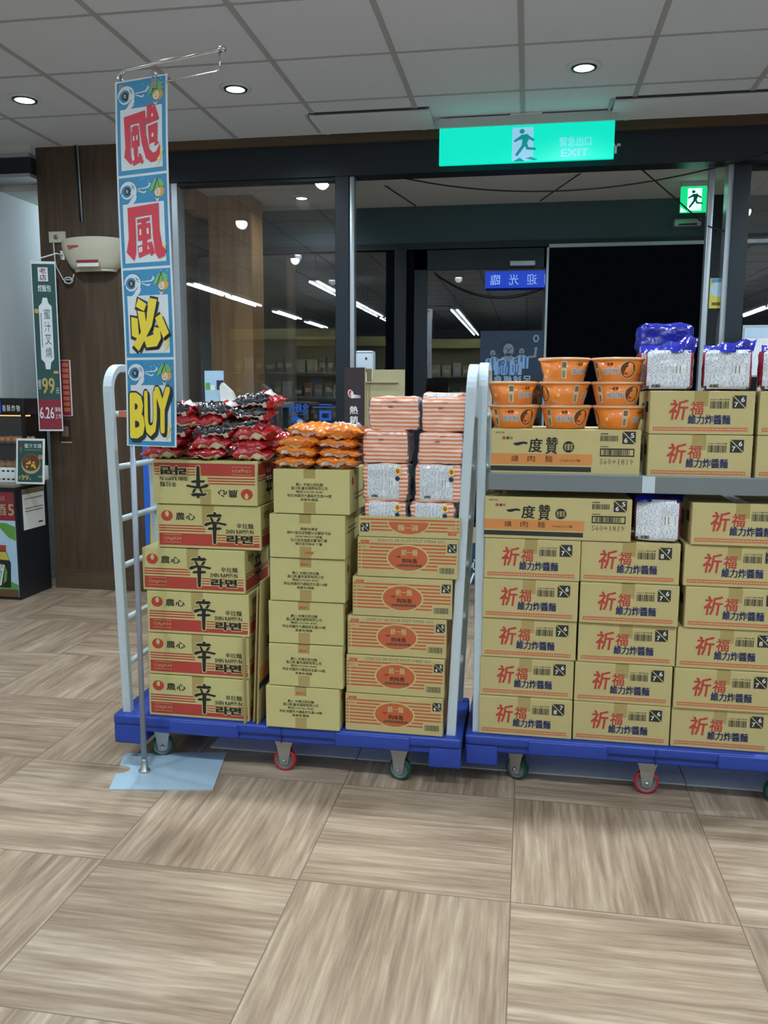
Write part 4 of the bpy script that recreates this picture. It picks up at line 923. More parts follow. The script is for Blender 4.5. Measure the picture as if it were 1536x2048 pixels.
# flattened cardboard tucked between the first two stacks
def sheet(x, y, z0, z1, d, lean, label, print_=False, rz=0.0):
    a = MB(); a.box(0, 0, 0, .006, d, z1-z0, 'kraft2'); a.box(.0005, -.0006, 0, .0055, 0, z1-z0, 'kraftin')
    if print_:
        pr = Print(a, O=(.006, 0, 0), U=(0,1,0), N=(1,0,0), W=d, H=z1-z0); pr.rect(0, .30, 1, .40, 'bandorange', 1); pr.rect(0, .245, 1, .295, 'inkdark', 1); pr.text('贊', .3, .5, .7, .58, 'ink', 1, .02)
    o = a.build('flattened_carton'); o.location = (x, y, z0); o.rotation_euler = (0, lean, rz)
    return tag(o, label, 'cardboard', 'flattened cardboard beside the red cartons')
xa = at(487, 1460, 2.77).x
sheet(xa+.001, 2.772, DECK+.001, DECK+.32, .24, 0.0, 'flattened cardboard sheet standing tight against the lower red cartons')
sheet(xa+.030, 2.79, DECK+.04-.038, DECK+.50, .22, .045, 'thin folded cardboard sheet second from the red cartons')
sheet(xa+.048, 2.775, DECK+.001, DECK+.53, .24, .04, 'tall flattened carton with orange and black band nearest the plain cartons', True)

# ------------------------------------------------------------------ soft packs
def pillow(L, Wd, H, seed, mats, nu=56, nv=40, drape=0.0):
    """sealed film bag: fat middle pinched flat to a crimped seal at each end; mats(u, y, z, nrm) picks the film"""
    a = MB(); vs = []; fs = []; sd = Vector((seed*3.1, seed*1.7, 0))
    for i in range(nu+1):
        u = -1 + 2*i/nu; au = abs(u)
        k = max(0.0, 1 - (au/.86)**3.2)**.55 if au < .86 else 0
        wv = Wd/2*(1 - .10*(1-k)) ; hv = max(.0012, H/2*k)
        if au > .86: wv *= 1 + .04*math.sin(i*9)
        for j in range(nv):
            q = 2*PI*j/nv; c, s_ = math.cos(q), math.sin(q)
            y = wv*math.copysign(abs(c)**.62, c); z = hv*math.copysign(abs(s_)**.75, s_)
            p = Vector((u*L/2, y, z)); nz = noise.noise(p*26 + sd); n2 = noise.noise(p*70 + sd)
            n3 = noise.noise(Vector((p.x*95, p.y*34, p.z*40)) + sd*2); z += (H*.20*nz + H*.11*n2 + H*.10*n3)*(.25+k); y += Wd*(.07*noise.noise(p*20 - sd) + .03*noise.noise(p*75 + sd))*(.3+.7*k)
            z += (1-k)*(H*.22*noise.noise(Vector((u*2, y*22, 0)) + sd)) + drape*(u*u)*(-H)
            vs.append((p.x + L*.015*noise.noise(Vector((y*30, z*30, seed)))*(1-k), y, z + H/2))
    groups = {}
    for i in range(nu):
        for j in range(nv):
            q = 2*PI*(j+.5)/nv; u = -1+2*(i+.5)/nu
            groups.setdefault(mats(u, q), []).append((i*nv+j, (i+1)*nv+j, (i+1)*nv+(j+1) % nv, i*nv+(j+1) % nv))
    o = len(a.v); a.v += vs
    for m_, ff in groups.items():
        k = a.mi(m_)
        for f in ff: a.f.append([o+i for i in f][::-1]); a.m.append(k); a.s.append(True)
    a.f.append([o+j for j in range(nv)]); a.m.append(a.mi(mats(-1, 0))); a.s.append(False)
    a.f.append([o+nu*nv+j for j in range(nv)][::-1]); a.m.append(a.mi(mats(1, 0))); a.s.append(False)
    return a
def near(q, c, w): return abs((q-c+PI) % (2*PI)-PI) < w
# q: pi/2 = up, -pi/2 (3pi/2) = down, pi.. : y = cos(q); front (-y) is q = pi
def red_front(u, q):
    if near(q, PI+.45, .34) and -.55 < u < .62: return 'creamprint'
    if near(q, PI/2, .5) and -.3 < u < .1: return 'blackbag'
    if near(q, PI/2+.2, .35) and .1 < u < .4: return 'whitefilm'
    return 'redbag'
def red_back(u, q):
    if near(q, PI+.50, .28) and -.5 < u < .6: return 'whitefilm'
    if near(q, PI-.45, .60) and -.75 < u < .74: return 'blackbag'
    if near(q, PI/2, .45) and u < .1: return 'blackbag'
    if near(q, PI/2, .4) and .3 < u < .7: return 'whitefilm'
    return 'redbag'
def orange_front(u, q):
    if near(q, PI+.40, .32) and -.6 < u < .62: return 'maroon' if near(q, PI+.66, .10) else 'whitefilm'
    return 'orangebag'
def orange_top(u, q):
    if near(q, PI/2, .5) and -.3 < u < .65: return 'whitefilm'
    if near(q, PI+.5, .2) and -.6 < u < .1: return 'creamprint'
    return 'orangebag'
def pack_proto(name, a, marks):
    o = a.build(name)
    b = MB(); pr = Print(b, O=(-.03, -.0655, .006), W=.06, H=.02)
    return o
PK = {}
def lab_seed(s): return sum((i+1)*ord(c) for i, c in enumerate(s))
def pack(kind, name, x, y, z, rz, rx, ry, label, group, sc=1.0):
    jx = random.Random(lab_seed(label)); rz += jx.uniform(-.20, .20); ry += jx.uniform(-.06, .06); x += jx.uniform(-.006, .006)
    if kind not in PK:
        a = {'red1': lambda: pillow(0.1643, 0.1315, 0.0431, 1, red_front), 'red2': lambda: pillow(0.1664, 0.1315, 0.0452, 2, red_back), 'red3': lambda: pillow(0.1623, 0.1335, 0.0411, 5, red_front),
             'or1': lambda: pillow(0.1695, 0.1335, 0.0411, 3, orange_front), 'or2': lambda: pillow(0.1695, 0.1335, 0.0431, 4, orange_top)}[kind]()
        o = a.build(name); PK[kind] = o
        o.location = (x, y, z); o.rotation_euler = (rx, ry, rz)
    else: o = copy_tree(PK[kind], (x, y, z), (rx, ry, rz))
    o.scale = (1, 1, jx.uniform(.98, 1.22))
    return tag(o, label, 'noodle packet', group)
Z0 = TOP_RED + .001
YP = 2.87
LAY = ['bottom', 'second', 'third', 'fourth', 'fifth']
red_list = [  # px, layer height, variant, rz, rx, ry, label
    (330, 0.000, 'red1', .05, 0, 0, 'red noodle packet at the bottom left of the pile, partly behind the hanging banner'),
    (421, 0.000, 'red3', -.05, 0, 0, 'red noodle packet at the bottom middle of the pile on the red striped carton'),
    (506, 0.000, 'red1', .06, 0, 0, 'red noodle packet with cream strip at the bottom right of the pile'),
    (345, 0.036, 'red3', -.1, .02, 0, 'red noodle packet in the second layer, mostly hidden by the banner'),
    (428, 0.036, 'red1', .04, .02, 0, 'shiny red noodle packet in the second layer, middle of the pile'),
    (508, 0.033, 'red3', -.06, 0, 0, 'red noodle packet in the second layer, right end of the pile'),
    (352, 0.074, 'red2', .3, 0, 0, 'red and black packet in the third layer next to the banner edge'),
    (437, 0.073, 'red2', .1, 0, -.08, 'red packet tilted to the right in the third layer of the pile'),
    (515, 0.068, 'red1', -.12, 0, 0, 'plump red packet in the third layer at the right of the pile'),
    (372, 0.110, 'red3', .15, 0, 0, 'bright red packet with white top in the fourth layer near the banner'),
    (428, 0.110, 'red3', -.1, .05, -.10, 'red packet lying slanted under the black topped one, upper middle'),
    (494, 0.100, 'red2', .08, 0, -.06, 'black fronted packet in the fourth layer at the right of the pile'),
    (360, 0.146, 'red2', -.05, 0, 0, 'black topped packet at the upper left of the red pile'),
    (436, 0.146, 'red2', -.12, 0, .05, 'black topped packet at the top middle of the red pile'),
    (506, 0.138, 'red2', .12, 0, 0, 'black fronted packet directly under the highest packet of the pile'),
    (524, 0.176, 'red2', -.10, 0, -.05, 'highest packet of the red pile, black front and white top'),
]
for i, (x, dz, kd, rz, rx, ry, lab) in enumerate(red_list):
    pack(kd, 'noodle_packet', at(x, 860, YP).x, YP + jit.uniform(-.012, .012), Z0 + dz*SA, rz, rx, ry, lab, 'red noodle packets on the left trolley')
for x, dz, lab in ((562, .072, 'red packet behind the pile, peeking out above the orange packets'), (556, .034, 'red packet behind the pile at its right end, lower one'), (470, .03, 'red packet in the hidden rear of the pile, middle'), (380, .03, 'red packet in the hidden rear of the pile, left')):
    pack('red3', 'noodle_packet', at(x, 850, 3.0).x, 3.0, Z0 + dz*SA - .03, .2, 0, 0, lab, 'red noodle packets on the left trolley')
Z1 = TOP_PLAIN + .001; YO = 2.845
or_list = [
    (602, .000, 'or1', .06, 0, 0, 'orange packet at the bottom left of the small orange pile'), (676, .000, 'or1', -.08, 0, 0, 'orange packet at the bottom right of the small orange pile'),
    (600, .034, 'or1', -.04, 0, 0, 'orange packet in the second layer at the left of the orange pile'), (681, .033, 'or1', .10, 0, .05, 'orange packet in the second layer at the right of the orange pile'),
    (608, .068, 'or2', .10, 0, .0, 'orange packet in the third layer at the left with a pointed corner'), (686, .066, 'or1', -.06, 0, .06, 'orange packet in the third layer at the right of the orange pile'),
    (622, .100, 'or1', -.12, 0, .05, 'orange packet on top of the orange pile at its left'), (694, .100, 'or2', .05, 0, .02, 'orange packet on top of the orange pile at its right')]
for x, dz, kd, rz, rx, ry, lab in or_list: pack(kd, 'noodle_packet', at(x, 890, YO).x, YO, Z1 + dz*SA, rz, rx, ry, lab, 'orange noodle packets on the left trolley')
pack('or2', 'noodle_packet', at(650, 860, 2.96).x, 2.96, Z1 + .105, .1, 0, 0, 'white topped orange packet lying behind the top of the orange pile', 'orange noodle packets on the left trolley')
pack('or1', 'noodle_packet', at(645, 860, 2.97).x, 2.98, Z1 + .03, .1, 0, 0, 'orange packet hidden at the back of the orange pile', 'orange noodle packets on the left trolley')

def block(w, d, h, seed, front, side, top, p=5.0, n=16, amp=.006, bottom=None):
    """shrink wrapped bundle: a soft rounded block with crumpled film"""
    bm = bmesh.new(); bmesh.ops.create_cube(bm, size=2)
    bmesh.ops.subdivide_edges(bm, edges=bm.edges[:], cuts=n, use_grid_fill=True)
    sd = Vector((seed*5.3, seed*2.2, seed))
    for v in bm.verts:
        c = v.co.copy(); f = (abs(c.x)**p + abs(c.y)**p + abs(c.z)**p)**(-1/p); c *= f
        q = Vector((c.x*w/2, c.y*d/2, c.z*h/2)); nn = c.normalized()
        q += nn*(amp*noise.noise(q*22 + sd) + amp*.5*noise.noise(q*60 + sd)); v.co = q + Vector((0, 0, h/2))
    bm.normal_update(); a = MB(); bm.verts.index_update(); a.v = [v.co[:] for v in bm.verts]
    for f in bm.faces:
        nn = f.normal
        m_ = side if abs(nn.x) > max(abs(nn.y), abs(nn.z)) else (top if nn.z > max(abs(nn.x), abs(nn.y)) else front)
        if bottom and nn.z < -.7: m_ = bottom
        a.f.append([v.index for v in f.verts]); a.m.append(a.mi(m_)); a.s.append(True)
    bm.free()
    return a
def label_patch(parent, w, d, h, x0, x1, z0, z1, mt, seed, p=5.0, amp=.006, marks=True):
    """printed panel that follows the bundle's front"""
    a = MB(); nx, nz = 14, 12; sd = Vector((seed*5.3, seed*2.2, seed)); vs = []
    def pt(fx, fz, off):
        cx, cz = -1+2*fx, -1+2*fz
        t = max(0.02, 1 - abs(cx)**p - abs(cz)**p)**(1/p)
        q = Vector((cx*w/2, -t*d/2, cz*h/2)); nn = Vector((cx*.1, -1, cz*.1)).normalized()
        q += nn*(amp*noise.noise(q*22 + sd) + amp*.5*noise.noise(q*60 + sd) + off)
        return q + Vector((0, 0, h/2))
    pr = Print(a, fn=lambda x, z, l: pt(x0+(x1-x0)*x, z0+(z1-z0)*z, .0016 + l*.0006))
    pr.rect(0, 0, 1, 1, mt, 0, nx, nz)
    if marks:
        pr.rect(.0, .0, 1, .05, 'whitefilm', 1, 8, 1); pr.rect(.5, .0, .53, 1, 'white', 1, 1, 8); pr.bars(.13, .04, .34, .12, 'ink', 2, 3, 16)
        pr.rect(.66, .38, .90, .62, 'white', 1, 3, 3); pr.rect(.68, .40, .70, .60, 'inkgrey', 2, 1, 2); pr.rect(.76, .40, .78, .60, 'inkgrey', 2, 1, 2)
    return a.build('label', parent)
# striped five-packs
YS = 2.86
def striped_pack(x0p, x1p, ytop, ybot, zbase, lab, labelled, seed, y=YS, hfix=None):
    A = at(x0p, ybot, y-.055); B = at(x1p, ytop, y-.055); w = B.x-A.x; h = hfix or (B.z-A.z)
    a = block(w, .12, h, seed, 'stripe', 'silverfilm', 'stripe', 8.0)
    o = a.build('striped_noodle_pack'); o.location = ((A.x+B.x)/2, y, zbase); o.rotation_euler = (0, 0, jit.uniform(-.04, .04))
    tag(o, lab, 'noodle pack', 'striped five packs on the open carton')
    if labelled:
        label_patch(o, w, .12, h, .13, .80, .09, .97, 'fine', seed, 8.0)
        b = MB(); pr = Print(b, O=(w*.21, -.064, h*.72), W=.02, H=.024); pr.rect(0, 0, 1, 1, 'bolt', 0); pr.ellipse(.5, .5, .35, .35, 'orangeink', 1, 12); pr.ellipse(.45, -.55, .4, .34, 'navy', 1, 14); b.build('round_badge', o)
    else:
        b = MB(); b.box(-.02, -.064, h*.70, -.004, -.062, h*.715, 'ink'); b.box(-.004, -.0625, h*.86, .012, -.0605, h*.868, 'ink'); b.build('date_mark', o)
    b = MB(); b.add([(-w*.42, -.058, h*.15), (-w*.2, -.0628, h*.55), (-w*.19, -.0628, h*.56), (-w*.41, -.058, h*.15)], [(0,1,2,3)], 'white')
    return o
zt0 = zc_ + .006
h4 = .112*SA; h3 = .130*SA; h2 = .113*SA; h1 = .112*SA
striped_pack(726, 815, 995, 1068, zt0, 'labelled striped pack sitting left in the open tray carton', True, 31, YS-.005, h4)
striped_pack(818, 912, 998, 1068, zt0, 'labelled striped pack sitting right in the open tray carton', True, 32, YS-.005, h4)
zz = zt0 + h4 - .004
striped_pack(724, 820, 916, 995, zz, 'labelled striped pack in the left column above the open tray', True, 33, YS, h3)
striped_pack(826, 925, 920, 1002, zz, 'labelled striped pack in the right column above the open tray', True, 34, YS, h3)
zz += h3 - .002
striped_pack(722, 820, 846, 916, zz, 'striped pack with plain striped face, left, second from top', False, 35, YS, h2)
striped_pack(835, 931, 857, 922, zz, 'striped pack with plain striped face, right, second from top', False, 36, YS, h2-.006)
zz += h2 - .004
striped_pack(736, 840, 783, 848, zz, 'topmost striped pack of the left column by the brown standee', False, 37, YS+.01, h1)
striped_pack(842, 936, 787, 858, zz-.004, 'topmost striped pack of the right column by the trolley frames', False, 38, YS+.01, h1)
o = striped_pack(842, 936, 775, 845, zz-.004, 'striped pack standing behind the topmost right one, only its top edge showing', True, 39, YS+.14, h1+.018)
for k in range(2):   # the rear row that carries it
    striped_pack(842, 936, 857, 922, zt0 + .118*k, 'striped pack hidden in the rear row behind the right column, %s' % ('lower', 'upper')[k], False, 40+k, YS+.13, .118)
striped_pack(842, 936, 857, 922, zt0 + .236, 'striped pack hidden in the rear row behind the right column, third', False, 44, YS+.13, (zz-.004) - zt0 - .236)

# blue wrapped packs
def blue_pack(x0p, x1p, ytop, ybot, zbase, y, lab, seed, rz=0.0, wrap=1.0, side='redfilm'):
    A = at(x0p, ybot, y-.06); B = at(x1p, ytop, y-.06); w = B.x-A.x; h = B.z-A.z
    a = block(w, .125, h, seed, 'bluefilm', side, 'bluefilm', 9.0, amp=.004)
    o = a.build('blue_noodle_pack'); o.location = ((A.x+B.x)/2, y, zbase); o.rotation_euler = (0, 0, rz)
    tag(o, lab, 'noodle pack', 'blue wrapped noodle packs')
    label_patch(o, w, .125, h, .04, .955, .03, .965, 'fineblue', seed, 9.0, .004)
    # crumpled end seal of the wrap standing up along the top
    b = MB(); n = 22; vs = []; fs = []; r = random.Random(seed)
    for i in range(n+1):
        u = i/n; xx = -w*.5 + w*1.02*u; hh = (.012 + .034*wrap*(u**1.6))*(1+.2*math.sin(u*17+seed)); yy = -.055 + .03*math.sin(u*6+seed) + .02*u
        for dy in (-.0012, .0012): vs.append((xx, yy+dy, h-.012)); vs.append((xx+.012*u, yy+.014+dy, h+hh))
    for i in range(n):
        b0 = i*4; fs += [(b0, b0+4, b0+5, b0+1), (b0+2, b0+3, b0+7, b0+6), (b0+1, b0+5, b0+7, b0+3)]
    b.add(vs, fs, 'bluefilm', True); b.build('wrap_seal', o)
    return o
YQ = 2.92
blue_pack(1296, 1394, 705, 787, TOPB+.001, YQ, 'blue wrapped pack with white label on the upper shelf, nearest the bowls', 51, -.20)
blue_pack(1410, 1512, 706, 789, TOPB+.001, YQ, 'blue wrapped pack with white label on the upper shelf, second from the bowls', 52, -.17, .7)
blue_pack(1526, 1630, 706, 790, TOPB+.001, YQ, 'blue wrapped pack cut off by the right picture edge on the upper shelf', 53, -.15, 1.1)
blue_pack(1272, 1368, 1001, 1086, zt+.001, YB+.075, 'blue wrapped pack squeezed under the grey shelf beside the banded carton', 54, -.14, .55)
# the pack lying on its back behind, showing its blue face
A = at(1272, 707, 3.06); B = at(1392, 645, 3.06); w, h = B.x-A.x, B.z-A.z
blue_pack(1276, 1372, 706, 787, TOPB+.001, YQ+.14, 'clear wrapped pack hidden behind the blue pack nearest the bowls', 55, 0, .1)
a = block(w*.97, .12, h*1.05, 56, 'bluefilm', 'bluefilm', 'bluefilm', 5.0, amp=.007); o = a.build('blue_noodle_pack'); o.location = ((A.x+B.x)/2, 3.09, A.z-.006)
tag(o, 'all blue shiny pack resting on top behind the others, before the dark doorway', 'noodle pack', 'blue wrapped noodle packs')
b = MB(); pr = Print(b, O=(-w*.46, -.066, .004), W=w*.92, H=.022); pr.rect(0, 0, 1, 1, 'whitefilm', 0, 6, 1); b.build('label', o)

# ------------------------------------------------------------------ noodle bowls
RT, RB, HB = .0845*SB, .063*SB, .0745*SB
def bowl_mesh(rot):
    a = MB(); a.lathe([(0, 0.002), (RB-.004, .002), (RB-.002, 0), (RB, .002), (RT-.004, HB-.006)], 'bowl', 56)
    def fn(x, z, l):                                # x: turn fraction around the wall (0 = facing the viewer), z: height fraction
        r = RB + (RT-.004-RB)*z + .0002 + l*.0003; q = -PI/2 + x*2*PI + rot
        return (r*math.cos(q), r*math.sin(q), .002 + (HB-.008)*z)
    pr = Print(a, fn=fn)
    for off in (0.0, .5):
        pr.rect(off-.145, .10, off-.108, .93, 'creamprint', 1, 2, 1); pr.bars(off-.138, .14, off-.115, .48, 'ink', 2, 2, 9); pr.rect(off-.14, .62, off-.113, .88, 'inkgrey', 2, 2, 1)
        pr.text('爌肉麵', off-.075, .30, off+.045, .60, 'white', 2, .07); pr.text('爌肉麵', off-.073, .32, off+.043, .58, 'earth', 3, .01)
        pr.text('一度贊', off-.05, .70, off+.01, .86, 'ink', 2, .02)
        pr.ellipse(off+.115, .52, .062, .42, 'creamprint', 1, 24); pr.ellipse(off+.115, .52, .056, .385, 'soup', 2, 24)
        for k in range(9): pr.ellipse(off+.115+.03*math.cos(k*2.1), .52+.2*math.sin(k*2.1), .012, .05, 'beige' if k % 3 == 0 else 'earth', 3, 8)
        pr.text('200g', off+.19, .10, off+.235, .22, 'creamprint', 2, .02); pr.ellipse(off+.245, .45, .012, .08, 'bolt', 2, 12)
    return a
BOWLS = {}
def bowl(x, y, z, rot, lab):
    if not BOWLS:
        t = empty('noodle_bowl'); a = bowl_mesh(0.0); a.build('bowl', t)
        b = MB(); b.lathe([(RT-.006, HB-.009), (RT-.001, HB-.007), (RT+.002, HB-.004), (RT+.001, HB), (RT-.006, HB)], 'bowlrim', 56, caps=False); b.build('rim', t)
        b = MB(); b.lathe([(0, HB+.0005), (RT-.004, HB+.0005), (RT-.001, HB+.0015), (RT-.006, HB+.002), (0, HB+.0018)], 'lid', 56, caps=False)
        b.build('lid', t); BOWLS[0] = t
    else: t = copy_tree(BOWLS[0])
    t.location = (x, y, z); t.rotation_euler = (0, 0, rot)
    return tag(t, lab, 'noodle bowl', 'orange noodle bowls on the shelf')
YW = 2.93; hbw = HB + .002
row0 = [(1027, .1, 'left'), (1131, .12, 'middle'), (1236, 1.15, 'right')]
for x, rt, nm in row0: bowl(at(x, 840, YW).x, YW, BANDZ+.001, rt-.15, 'orange noodle bowl in the bottom row on the banded carton, %s one' % nm)
for x, rt, nm in ((1025, 1.0, 'left'), (1128, 1.3, 'middle'), (1233, -.1, 'right')): bowl(at(x, 797, YW).x, YW, BANDZ+.001+hbw, rt if nm != 'left' else .75, 'orange noodle bowl in the middle row of the stack, %s one' % nm)
for x, rt, nm in ((1128, .75, 'left'), (1235, -.35, 'right')): bowl(at(x, 757, YW).x, YW+.004, BANDZ+.001+2*hbw, rt, 'orange noodle bowl on the very top of the bowl stack, %s one' % nm)

# ------------------------------------------------------------------ promotion banner and its stand
BYAW = math.radians(-13.5)
PX, PYB = -1.347, 2.715
t = tag(empty('banner_stand', (PX, PYB, 0)), 'tall silver banner stand with a flat grey foot in front of the left trolley', 'banner stand')
a = MB(); a.lathe([(.0098, .02), (.0098, 1.15), (.0080, 1.151), (.0080, 2.375), (.0, 2.376)], 'polegrey', 16); a.build('pole', t)
g0 = Vector((PX, PYB, 0))
corners = [atz(218, 1581, 0), atz(426, 1581, 0), atz(453, 1507, 0), atz(250, 1509, 0)]
loc_ = [(c.x-PX, c.y-PYB) for c in corners]
e0, e1 = Vector(loc_[3]), Vector(loc_[0])
def le(k): p = e0.lerp(e1, k); return (p.x, p.y)
nb = []
dx = (Vector(loc_[1])-e1).normalized()
for k in range(9):
    q = PI*k/8; c_ = Vector(le(.47)); nb.append((c_.x + dx.x*.045*math.sin(q) + (e1-e0).normalized().x*(-.035*math.cos(q)), c_.y + dx.y*.045*math.sin(q) + (e1-e0).normalized().y*(-.035*math.cos(q))))
poly = [loc_[0], loc_[1], loc_[2], loc_[3]] + [le(.20)] + nb + [le(.75)]
a = MB(); a.prism(poly, (0, 0, 0.0005), (1,0,0), (0,1,0), .005, 'plate'); a.build('base_plate', t)
a = MB(); a.lathe([(.022, .0055), (.020, .012), (.013, .016), (.0125, .05), (.0095, .055)], 'zinc', 20); a.build('collar', t)
ar = Matrix.Rotation(math.radians(-16.7), 4, 'Z')
za = 2.405
a = MB()
pts = [ar @ Vector(p) for p in [(0, 0, 2.372), (.001, 0, 2.392), (.008, 0, za), (.03, 0, za+.008), (.415, 0, za+.008)]]
a.tube(pts, .0062, 'chrome', 12); a.tube([ar @ Vector((x, 0, za+.008)) for x in (.41, .425)], .009, 'chrome', 12)
a.tube([ar @ Vector(p) for p in [(.008, 0, 2.36), (.03, -.004, 2.352), (.392, 0, 2.352), (.404, 0, 2.357), (.406, 0, 2.37), (.406, 0, za+.006)]], .0022, 'chrome', 8)
a.build('arm', t)
for x in (.018, .155):
    b = MB(); b.tube([ar @ Vector((x-.006, -.006, 2.362)), ar @ Vector((x-.008, -.010, 2.385)), ar @ Vector((x, -.010, 2.394)), ar @ Vector((x+.008, -.010, 2.385)), ar @ Vector((x+.006, -.006, 2.362))], .0028, 'chrome', 8)
    b.box(x-.010, -.012, 2.335, x+.010, -.002, 2.366, 'chrome', b=.002, M=ar); b.build('clip', t)
# the banner
bw, bh = .208, 1.180
m = MB()
def bfn(x, z, l):
    zz = z*bh; X = x*bw + .006*math.sin(z*5.5+.4) - .012*(1-z); Yv = -.0004*l
    return (X, Yv, zz)
pr = Print(m, fn=bfn)
vs = []
nx_, nz_ = 6, 40
pr.rect(0, 0, 1, 1, 'bannerwhite', 0, nx_, nz_)
bk = Print(m, fn=lambda x, z, l: Vector(bfn(x, z, 0)) + Vector((0, .0012, 0))); bk.rect(0, 0, 1, 1, 'bannerwhite', 0, nx_, nz_)
PH = .25
def panel(i, glyph):
    z0 = 1-(i+1)*PH; P = lambda x, z: (x, z0+PH*z)
    def R(x0_, z0_, x1_, z1_, mm, l, nx=4, nz=6): pr.rect(x0_, z0+PH*z0_, x1_, z0+PH*z1_, mm, l, nx, nz)
    def Q(pts, mm, l): pr.poly([P(*p) for p in pts], mm, l)
    def E(cx, cz, rx, rz, mm, l, n=20): pr.ellipse(cx, z0+PH*cz, rx, PH*rz, mm, l, n)
    R(.035, .012, .965, .985, 'signblue', 1, 5, 10)
    R(.10, .06, .90, .70, 'bannerwhite', 3, 5, 8)
    r = random.Random(i)
    for k in range(10): E(r.uniform(.38, .93), r.uniform(.84, .965), .006, .008, 'white', 2, 6)
    # swirling storm doodle
    arc = lambda cx, cz, r0, a0, a1, w0, w1, n=16: [(cx+(r0)*math.cos(a0+(a1-a0)*k/n)*1.0, cz+(r0)*.64*math.sin(a0+(a1-a0)*k/n)) for k in range(n+1)] + [(cx+(r0-(w0+(w1-w0)*k/n))*math.cos(a0+(a1-a0)*k/n), cz+(r0-(w0+(w1-w0)*k/n))*.64*math.sin(a0+(a1-a0)*k/n)) for k in range(n, -1, -1)]
    Q(arc(.22, .835, .165, 3.3, -.6, .02, .12), 'bannerwhite', 3); Q([(.34,.80),(.385,.78),(.36,.73),(.29,.69),(.16,.68),(.24,.72),(.27,.75)], 'bannerwhite', 3)
    Q(arc(.20, .83, .125, .3, -2.9, .05, .02), 'bannerwhite', 4); E(.20, .835, .062, .042, 'charcoal', 5); pr.text('台', .175, z0+PH*.815, .225, z0+PH*.86, 'bannerwhite', 6, .02)
    for dx_, dz_ in ((.30,.895),(.33,.88),(.31,.875),(.335,.855)): E(dx_, dz_, .010, .007, 'charcoal', 6, 8)
    Q([(.40,.855),(.58,.862),(.63,.89),(.61,.905),(.65,.90),(.65,.875),(.60,.85),(.40,.845)], 'bannerwhite', 3); Q([(.40,.838),(.53,.815),(.55,.83),(.57,.82),(.54,.80),(.50,.805),(.40,.83)], 'bannerwhite', 3)
    # child under a leaf green umbrella
    E(.83, .81, .09, .06, 'hair', 3); E(.79, .80, .062, .048, 'skin', 5); E(.785, .80, .066, .052, 'charcoal', 4)
    Q([(.64,.79),(.66,.86),(.72,.92),(.80,.945),(.88,.92),(.93,.86),(.88,.85),(.82,.855),(.76,.82),(.70,.83)], 'umbrella', 6); pr.line(P(.72,.83), P(.80,.945), .006, 'charcoal', 7); pr.line(P(.82,.855), P(.80,.945), .006, 'charcoal', 7)
    for dx_ in (.775, .805): E(dx_, .805, .006, .005, 'charcoal', 7, 6)
    pr.rect(.775, z0+PH*.780, .81, z0+PH*.785, 'charcoal', 7); Q([(.74,.75),(.78,.72),(.82,.75),(.80,.705),(.76,.705)], 'skin', 4)
    Q([(.78,.06),(.90,.15),(.86,.16),(.93,.25),(.84,.24),(.80,.14),(.84,.13)], 'bolt', 7)
    def C(polys, mm, l, ox=0, oz=0):
        pr.k = 0
        for pp in polys: pr.poly([P(.14+.72*(x+ox), .10+.56*(z+oz)) for x, z in pp], mm, l)
    if glyph == '颱':
        C([[(.05,.93),(.61,1.0),(.61,.80),(.06,.76)], [(.05,.93),(.22,.95),(.22,.30),(.24,.10),(.22,.02),(.04,.18),(.08,.35)],
           [(.46,.97),(.62,1.0),(.64,.55),(.72,.28),(.82,.20),(.90,.22),(1.0,.36),(1.0,.16),(.88,.04),(.75,.03),(.62,.12),(.52,.40),(.47,.70)],
           [(.26,.72),(.44,.745),(.44,.68),(.26,.655)], [(.24,.64),(.45,.67),(.46,.36),(.25,.33)], [(.30,.74),(.40,.75),(.41,.16),(.30,.13)], [(.22,.14),(.46,.22),(.50,.20),(.56,.05),(.50,.01),(.48,.06),(.28,.00)],
           [(.67,1.09),(.80,1.11),(.80,1.03),(.87,1.09),(.99,.82),(.97,.80),(.65,.74),(.64,.86),(.67,.87)], [(.69,.70),(.95,.75),(.93,.40),(.98,.38),(.90,.33),(.72,.36)]], 'bannerred', 8)
        C([[(.29,.55),(.33,.555),(.33,.47),(.29,.465)], [(.375,.56),(.415,.565),(.415,.48),(.375,.475)], [(.79,.92),(.83,.93),(.83,.87),(.79,.86)], [(.79,.56),(.84,.57),(.84,.50),(.79,.49)], [(.74,.37),(.88,.39),(.82,.30)], [(.25,.17),(.32,.19),(.32,.11),(.25,.09)], [(.42,.23),(.45,.17),(.41,.16)]], 'bannerwhite', 9)
    elif glyph == '風':
        C([[(.08,1.0),(.92,1.04),(.92,.84),(.09,.80)], [(.08,1.0),(.28,1.0),(.28,.40),(.26,.12),(.20,-.03),(.00,.14),(.08,.40)], [(.72,1.0),(.92,1.04),(.92,.52),(.98,.22),(1.08,.13),(1.02,.02),(.86,-.02),(.78,.10),(.74,.40)],
           [(.33,.765),(.67,.79),(.67,.72),(.33,.695)], [(.33,.66),(.68,.68),(.68,.37),(.33,.35)], [(.44,.77),(.57,.78),(.58,.10),(.45,.08)], [(.31,.25),(.70,.32),(.77,.10),(.66,.04),(.64,.10),(.33,.02)]], 'bannerred', 8)
        C([[(.38,.57),(.43,.575),(.43,.46),(.38,.455)], [(.58,.58),(.63,.585),(.63,.47),(.58,.465)], [(.34,.22),(.44,.24),(.44,.14),(.34,.12)], [(.59,.27),(.63,.18),(.58,.17)]], 'bannerwhite', 9)
    elif glyph == '必':
